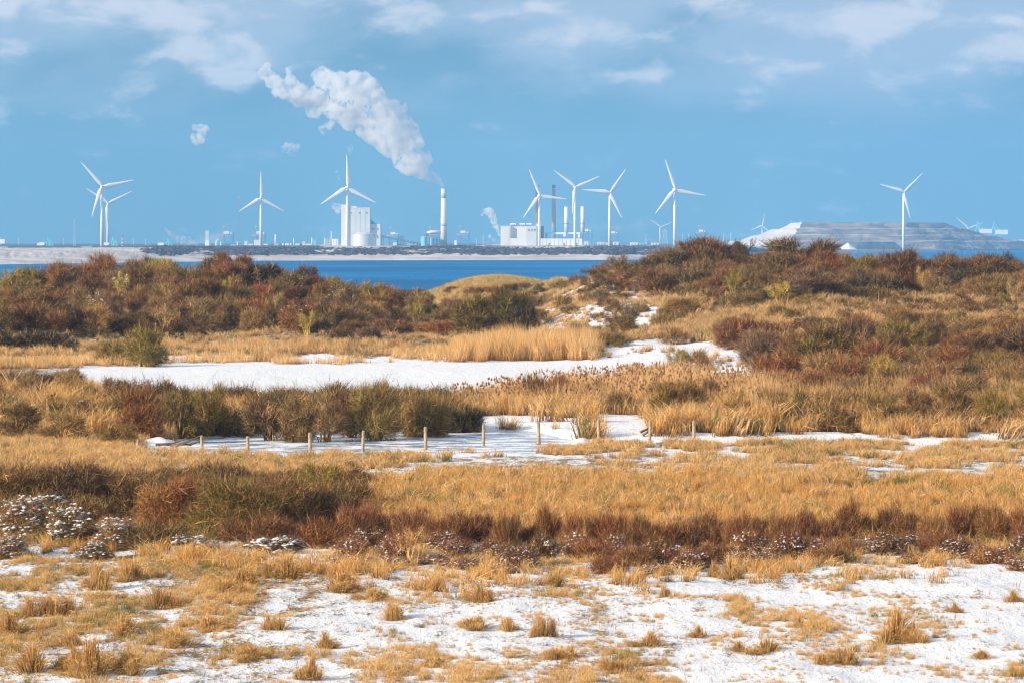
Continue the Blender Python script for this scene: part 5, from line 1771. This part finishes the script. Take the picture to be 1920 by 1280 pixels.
# right part near ditch further side (x > 1000)
c = candidates(9000, 176, 187.5, .0, .2, seed=7)
x, y, z, px, py, r = c
d = sstep(980, 1080, px) * sstep(-.25, .2, fbm(x / 2.2, y / 3.5, 83, 3)) * (py > 828)
pick(c, d * .55, lambda px, py, x, y: .42 + 0 * px, 'ditch_edge_grass', slope_p + pale_p, 'straw grass tufts on the right part of the ditch edge', 'grass')
# far bank of the ditch: grass under the bushes
c = candidates(26000, 192, 258, seed=8)
x, y, z, px, py, r = c
nz = fbm(x / 3., y / 6., 85, 3)
d1 = np.where(px < 870, (py < 832) & (py > np.interp(px, [0, 160, 240, 420, 460, 870], [735, 745, 775, 775, 765, 775])), (py < 822) & (py > 752))
d1 = d1 * np.where((px > 880) & (px < 1230), sstep(-.12, .35, nz + .35 * (py < 775)), sstep(-.5, .0, nz))
pick(c, d1 * .8, lambda px, py, x, y: 1.0 + .2 * (px > 1230) * sstep(-.2, .3, fbm(x / 4, y / 6, 15, 2)) + .3 * (px < 240), 'bank_grass', golden_p + slope_p, 'tall tangled tan grass on the far bank of the ditch', 'grass', tn=(6., 9.))
# reeds front: from 840 to 1500
c = candidates(20000, 215, 300, -.03, .16, seed=9)
x, y, z, px, py, r = c
lo = np.interp(px, [820, 900, 1000, 1100, 1300, 1500, 1960], [782, 790, 778, 788, 785, 800, 805])
up = np.interp(px, [820, 900, 1000, 1100, 1200, 1300, 1400, 1500, 1960], [768, 752, 738, 725, 716, 712, 735, 735, 760])
d = (py < lo) & (py > up) & (px > 825)
pick(c, d * .55, lambda px, py, x, y: 1.25 + 0 * px, 'front_reeds', reed_p, 'tan reed bed with dark plumes in front of the snow field', 'reeds', ws=lambda px, py: 1.5 + 0 * px, tilt=.1)
k = np.nonzero(d & (r.random(len(x)) < .28))[0]
pl = np.stack([x[k], y[k], z[k] + 1.05 + .3 * r.random(len(k))], -1)
scatter('reed_plumes', pl, np.stack([np.full(len(k), .32), np.full(len(k), .32), np.full(len(k), .28)], -1), r.random(len(k)), plume_p, 'brown plumes of the front reed bed', 'reed plumes', .2)
# tall reeds at right (x 1480..1960, y 700..800)
c = candidates(9000, 205, 262, .06, .165, seed=10)
x, y, z, px, py, r = c
pick(c, ((py < 816) & (py > 755) & (px > 1250)) * sstep(-.5, .1, fbm(x / 3, y / 5, 19, 3)) * .8, lambda px, py, x, y: 1.65 + 0 * px, 'right_reeds', reed_p, 'tall thin reeds in front of the broad right thicket', 'reeds', ws=lambda px, py: 1.0 + 0 * px, tintshift=.15)
# back reed belt
c = candidates(30000, 285, 345, seed=11)
x, y, z, px, py, r = c
up = np.interp(px, [-60, 300, 600, 850, 1140], [640, 640, 646, 640, 640])
lo = np.interp(px, [-60, 180, 420, 640, 860, 1150], [692, 688, 680, 684, 677, 676])
tallb = sstep(815, 900, px) * (1 - sstep(1095, 1150, px))
d = (py < lo) & (py > up) & (px < 1142)
pick(c, d * np.where(tallb > .5, .9, .42 * sstep(-.15, .25, fbm(x / 4, y / 7, 87, 3))), lambda px, py, x, y: .78 + 1.15 * sstep(800, 900, px) * (1 - sstep(1090, 1150, px)), 'back_reeds', reed_p,
     'golden reed belt behind the snow field', 'reeds', ws=lambda px, py: 1.5 + 0 * px, tintshift=-.15, tilt=.13)
# slope grass
c = candidates(60000, 300, 480, seed=12)
x, y, z, px, py, r = c
nz = fbm(x / 6., y / 10., 89, 3)
face = (px > 985) & (px < 1240) & (py < 620)
d = np.where(py < 668, .32, 0.0) * sstep(-.5, .1, nz)
d = np.where((px > 1190) & (py > 560) & (py < 645), .75 * sstep(-.6, 0, nz), d)
d = np.where(face, .10 + .36 * sstep(-.15, .3, nz), d)
d = np.where((px > 1140) & (px < 1500) & (py > 638), .10 * sstep(.1, .4, nz), d)
pick(c, d, lambda px, py, x, y: .62 + .30 * sstep(1190, 1260, px) * (py > 560) + 0 * px, 'slope_grass', slope_p, 'tan dead grass between the shrubs of the dune slope', 'grass', tn=(10., 16.))
# right lower area
c = candidates(20000, 240, 330, .03, .165, seed=13)
x, y, z, px, py, r = c
d = np.where((px > 1150) & (py < 760) & (py > 655), np.where(px > 1500, .3, .14) * sstep(-.1, .4, fbm(x / 4, y / 7, 90, 3)), 0)
pick(c, d, lambda px, py, x, y: .55 + 0 * px, 'patchy_grass', slope_p, 'scattered tan grass among the right snow patches', 'grass')
# marram dune
c = candidates(16000, 520, 640, -.03, .03, seed=14)
x, y, z, px, py, r = c
pick(c, ((px > 780) & (px < 1130)) * .55, lambda px, py, x, y: .62 + 0 * px, 'marram_grass', marram_p, 'yellow marram grass on the low dune in the gap', 'grass', tn=(14., 20.))
# underbrush
ub = []
for k in range(4):
    me, _, _ = make_bush(500 + k, ntw=1500, rad=.9, hgt=.85, tw=.020, nbl=9, skirt=.2, tl=(.16, .4)); me.materials.append(M['twig_stuff']); ub.append(bpy.data.objects.new('brush_source', me))
c = candidates(26000, 255, 478, seed=15)
x, y, z, px, py, r = c
nz = fbm(x / 7., y / 11., 99, 3)
d = (py < np.where(px > 1190, 570, 640)) * .22 * sstep(-.4, .2, nz) + ((px > 1480) & (py < 790)) * .20
face = (px > 985) & (px < 1240) & (py < 620)
d = np.where(face, .035, d); d = np.where((px > 1140) & (px < 1500) & (py > 630), .02, d)
d = np.where((px < 1142) & (py > 628), .0, d)
pick(c, d * .5, lambda px, py, x, y: 1.15 + 0 * px, 'dune_scrub', ub, 'low tangled scrub filling the gaps between dune shrubs', 'scrub', tn=(9., 14.))
# undergrowth in the left near thicket and the bank
c = candidates(9000, 112, 160, -.15, -.035, seed=16)
x, y, z, px, py, r = c
pick(c, ((px < 660) & (py > 915) & (py < 990)) * .10, lambda px, py, x, y: .75 + 0 * px, 'thicket_undergrowth', ub, 'low tangled undergrowth below the left thicket', 'scrub')
c = candidates(12000, 195, 240, seed=17)
x, y, z, px, py, r = c
pick(c, ((px < 860) | (px > 1480)) * (py < 812) * (py > 760) * .05, lambda px, py, x, y: 1.2 + 0 * px, 'bank_undergrowth', ub, 'low tangled undergrowth on the far ditch bank', 'scrub')

# --- single big tussocks of the foreground, each a thing
def make_tussock(seed, n=420):
    r = np.random.default_rng(seed)
    q = np.abs(r.normal(0, .36, n)) ; a = r.uniform(0, 2 * np.pi, n)
    ca, sa = np.cos(a), np.sin(a)
    b = np.stack([q * ca * .8, q * sa * .8, np.full(n, -.04)], -1) + np.array([0, 0, .0])
    hh = (r.uniform(.45, 1.1, n) * np.exp(-(q / .62) ** 2) * (.7 + .6 * vnoise(q * ca * 4 + 9, q * sa * 4 + 9, seed)))[:, None]
    out = np.stack([ca, sa, 0 * a], -1) * (.15 + .9 * q[:, None]) + r.normal(0, .16, (n, 3)) * np.array([1, 1, 0]) + np.array([.14, .04, 0])
    m = b + out * .28 + np.array([0, 0, .72]) * hh
    t = b + out * .72 + np.array([0, 0, 1.]) * hh * r.uniform(.55, 1.0, (n, 1))
    sd = unit(np.stack([-sa, ca, 0 * a], -1) + r.normal(0, .6, (n, 3))) * .013 * r.uniform(.6, 1.5, (n, 1))
    V = np.stack([b - sd, b + sd, m - sd * .8, m + sd * .8, t], 1)
    f = np.array([(0, 1, 3), (0, 3, 2), (2, 3, 4)])
    Fc = (np.arange(n)[:, None, None] * 5 + f[None]).reshape(-1, 3)
    return mesh_from_arrays('blades', V.reshape(-1, 3), Fc, {'hh': np.tile(np.array([0, 0, .5, .5, 1.0]), n), 'rv': np.repeat(r.uniform(0, 1, n), 5)})


TM = []
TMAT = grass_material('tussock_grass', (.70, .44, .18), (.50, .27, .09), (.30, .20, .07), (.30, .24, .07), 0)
tn_ = TMAT.node_tree
for k in range(6):
    q = make_tussock(900 + k); q.materials.append(TMAT); TM.append(q)
for (px, py, w, h, lab) in [
    (20, 1190, 90, 60, 'tan tussock on the left picture edge halfway up the foreground'), (130, 1215, 70, 46, 'small brown tussock between the edge one and the snow strip'), (330, 1215, 80, 56, 'tan tussock with a dark base at lower left of centre'), (520, 1180, 70, 44, 'round tussock alone left of the foreground middle'), (540, 1085, 90, 62, 'tall golden tussock hanging over snow below the left thicket'), (455, 1095, 80, 54, 'golden tussock right of the snow bank below the left thicket'), (250, 1085, 70, 56, 'leaning tussock on the slope below the snow laden brambles'), (610, 1215, 60, 36, 'low pale tussock at the lower centre-left'), (820, 1250, 80, 34, 'wide low tussock near the bottom left of the middle'), (1150, 1265, 80, 40, 'low tussock at the bottom edge right of the middle'), (800, 1105, 50, 34, 'small golden tussock under the forked sapling in the thicket'), (1840, 1235, 60, 26, 'low greenish tussock at the lower right corner'), (1900, 1130, 60, 26, 'low tan tussock by the right picture edge'),
    (1680, 1205, 105, 66, 'largest tan grass tussock at right in the foreground snow'), (1712, 1208, 60, 40, 'smaller tussock leaning on the largest one at right'), (1588, 1248, 95, 52, 'flattened tussock left below the largest right one'),
    (1018, 1192, 55, 62, 'upright tussock in the middle of the foreground'), (880, 1178, 90, 36, 'low wide tussock left of the upright middle one'), (955, 1185, 50, 34, 'greenish tussock between the low wide and the upright one'),
    (740, 1160, 70, 52, 'bushy tussock in the left middle foreground'), (300, 1140, 90, 62, 'dense tussock below the left thicket'), (180, 1105, 60, 60, 'tussock on the snow bank below the bramble'),
    (230, 1190, 80, 58, 'tan tussock at lower left beside a snow strip'), (170, 1268, 110, 84, 'tall pale tussock at the lower left corner'), (245, 1262, 80, 72, 'tall tussock right of the one at the lower left corner'),
    (60, 1262, 120, 60, 'broad tussock at the left picture edge, bottom'), (585, 1274, 75, 50, 'pale tussock at the bottom left of centre'), (1040, 1240, 90, 36, 'low tussock below the upright middle one'),
    (1220, 1215, 80, 34, 'low brown tussock right of the middle one'), (700, 1125, 70, 40, 'tussock on the snow below the red thicket, left'), (900, 1128, 80, 44, 'golden tussock on the snow below the red thicket'),
    (640, 1108, 110, 60, 'golden hanging tussock at the thicket edge left'), (1370, 1085, 70, 48, 'tan tussock at the thicket edge right of centre'), (1040, 1098, 60, 52, 'tan tussock at the thicket edge near the snow bank'),
    (1790, 1148, 42, 22, 'tiny tussock right above the largest right one'), (1500, 1175, 50, 24, 'little tussock in open snow left of the largest right one'), (1310, 1195, 60, 24, 'flat tussock in open snow right of centre'),
    (1245, 1120, 40, 30, 'small tan tussock just under the thicket edge'), (420, 1115, 80, 52, 'rounded tussock at the end of the left snow bank'), (95, 1155, 100, 66, 'brown tussock at left under the snow strip'),
    (390, 1185, 90, 44, 'leaning tussock in the left foreground'), (470, 1240, 80, 40, 'small tussock above the bottom edge at left'), (1440, 1225, 110, 30, 'long low tussock strip at right bottom')]:
    x, y, z = ray_ground(px, py)
    s = y / F
    t = empty('grass_tussock', (x, y, z - .02), lab, 'tussock', 'single grass tussocks on the foreground snow', R.uniform(0, 6))
    for k in range(3):
        o = link('blades', R.choice(TM), None, t)
        q = h * s * (1.0 if k == 0 else R.uniform(.5, .8))
        w_ = w * s * (.55 if k == 0 else .38)
        o.location = (0, 0, 0) if k == 0 else (R.uniform(-.4, .4) * w * s, R.uniform(-.5, .5) * w * s, 0)
        o.scale = (w_, w_, q); o.rotation_euler = (0, 0, R.uniform(0, 6))

# --- fence posts
POST = [(258, 828, 822.5, 'leftmost fence post, only its top above the grass'), (379, 862, 817, 'second fence post from the left, half sunk in grass'), (465, 859, 817.5, 'fence post with a grass tuft at its foot, third from left'),
        (582, 853, 811, 'fence post standing free on the ice, fourth from left'), (680, 848, 807, 'fence post on the ice below the domed bush'), (798.5, 845, 800, 'fence post on the ice below the flat-topped bush'),
        (906.5, 838, 795, 'fence post beside the small tussock at the ice edge'), (1011, 825, 790.5, 'fence post left of the snow hump'), (1123, 820, 786, 'fence post in open snow right of the snow hump'),
        (1218, 823, 787, 'fence post leaning beside a fallen branch'), (1301, 825, 788, 'rightmost fence post in front of the snow bank')]
pm = MB(); pm.tube([(0, 0, -.4), (0, 0, .5), (.008, 0, .96), (.008, 0, 1.0)], [.085, .08, .078, .062], 9)
PM = pm.mesh('post'); PM.materials.append(M['post'])
cm = MB(); cm.tube([(.008, 0, 1.0), (.008, 0, 1.012)], [.066, .05], 9); CM = cm.mesh('end_grain'); CM.materials.append(noisy('pale_end_grain', (.46, .38, .27), (.36, .29, .2), 20))
for i, (px, yb, yt, lab) in enumerate(POST):
    D = [178, 177.5, 178, 181, 184, 186, 190, 191, 190, 189.5, 189][i]
    x = wx(px, D); zb = float(terrain(x, D)); zt = wz(yt, D)
    t = empty('fence_post', (x, D, zb), lab, 'fence post', 'wooden posts along the frozen ditch', R.uniform(0, 6))
    t.rotation_euler = (math.radians(R.uniform(-2.5, 2.5)), math.radians(R.uniform(-3, 3) + (4 if i == 9 else 0)), 0)
    t.scale = (R.uniform(.9, 1.1), R.uniform(.9, 1.1), zt - zb)
    link('post_shaft', PM, None, t); link('end_grain', CM, None, t)
    if i in (2, 5, 6, 7, 9):
        o = link('grass_tussock', TM[i % 5]); o.location = (x - .1, D - .15, zb - .02); o.scale = (.5, .5, .42 if i == 2 else .3)
        tag(o, 'grass tuft at foot of the ' + ' '.join(lab.split(',')[0].split()[:10]), 'tussock', 'grass tufts at the feet of the posts')


def branch(px, py, pts, rad, label):
    x, y, z = ray_ground(px, py)
    s = y / F
    b = MB()
    for P_ in pts:
        b.tube([(a * s, d_, h * s) for a, d_, h in P_], [rad * (1 - .75 * i / (len(P_) - 1)) for i in range(len(P_))], 6)
    o = b.build('fallen_branch', M['deadwood'], loc=(x, y, z)); tag(o, label, 'branch')


branch(320, 838, [[(0, 0, 1), (20, 0, 6), (40, .4, 14), (58, .6, 22)], [(20, 0, 6), (35, .5, 4), (62, .8, 14)], [(-28, 0, 4), (0, .2, 6), (28, .2, 16)]], .10, 'dark fallen branches lying on the ice at the left end of the ditch')
branch(1205, 820, [[(0, 0, 2), (12, 0, 10), (26, .3, 20)], [(-4, 0, 8), (10, .2, 14), (18, .4, 24)]], .08, 'broken branch leaning on the snow beside the leaning post')
branch(1250, 834, [[(-20, 0, 3), (10, 0, 7), (34, .3, 4)], [(10, 0, 7), (24, .4, 12)]], .05, 'thin dark branch lying right of the leaning post')
# snow humps
for px, py, w, h, lab in ((295, 832, 56, 15, 'snow hump over the ice behind the dark fallen branches'), (1092, 832, 40, 17, 'small white snow hump between two fence posts')):
    x, y, z = ray_ground(px, py); s = y / F
    th = np.linspace(0, 1, 16); X, Y = np.meshgrid((th - .5) * w * s * 1.3, (th - .5) * 4.5)
    q = np.clip(1 - (X / (w * s * .62)) ** 2, 0, 1) * np.clip(1 - (Y / 2.1) ** 2, 0, 1)
    Z = q ** .7 * h * s * (.8 + .35 * fbm(X / .5 + px, Y / .9, 3, 3)) - .07
    o = link('snow_hump', grid_mesh('snow_hump', X, Y, Z), M['snow'], loc=(x, y, z)); tag(o, lab, 'snow bank')
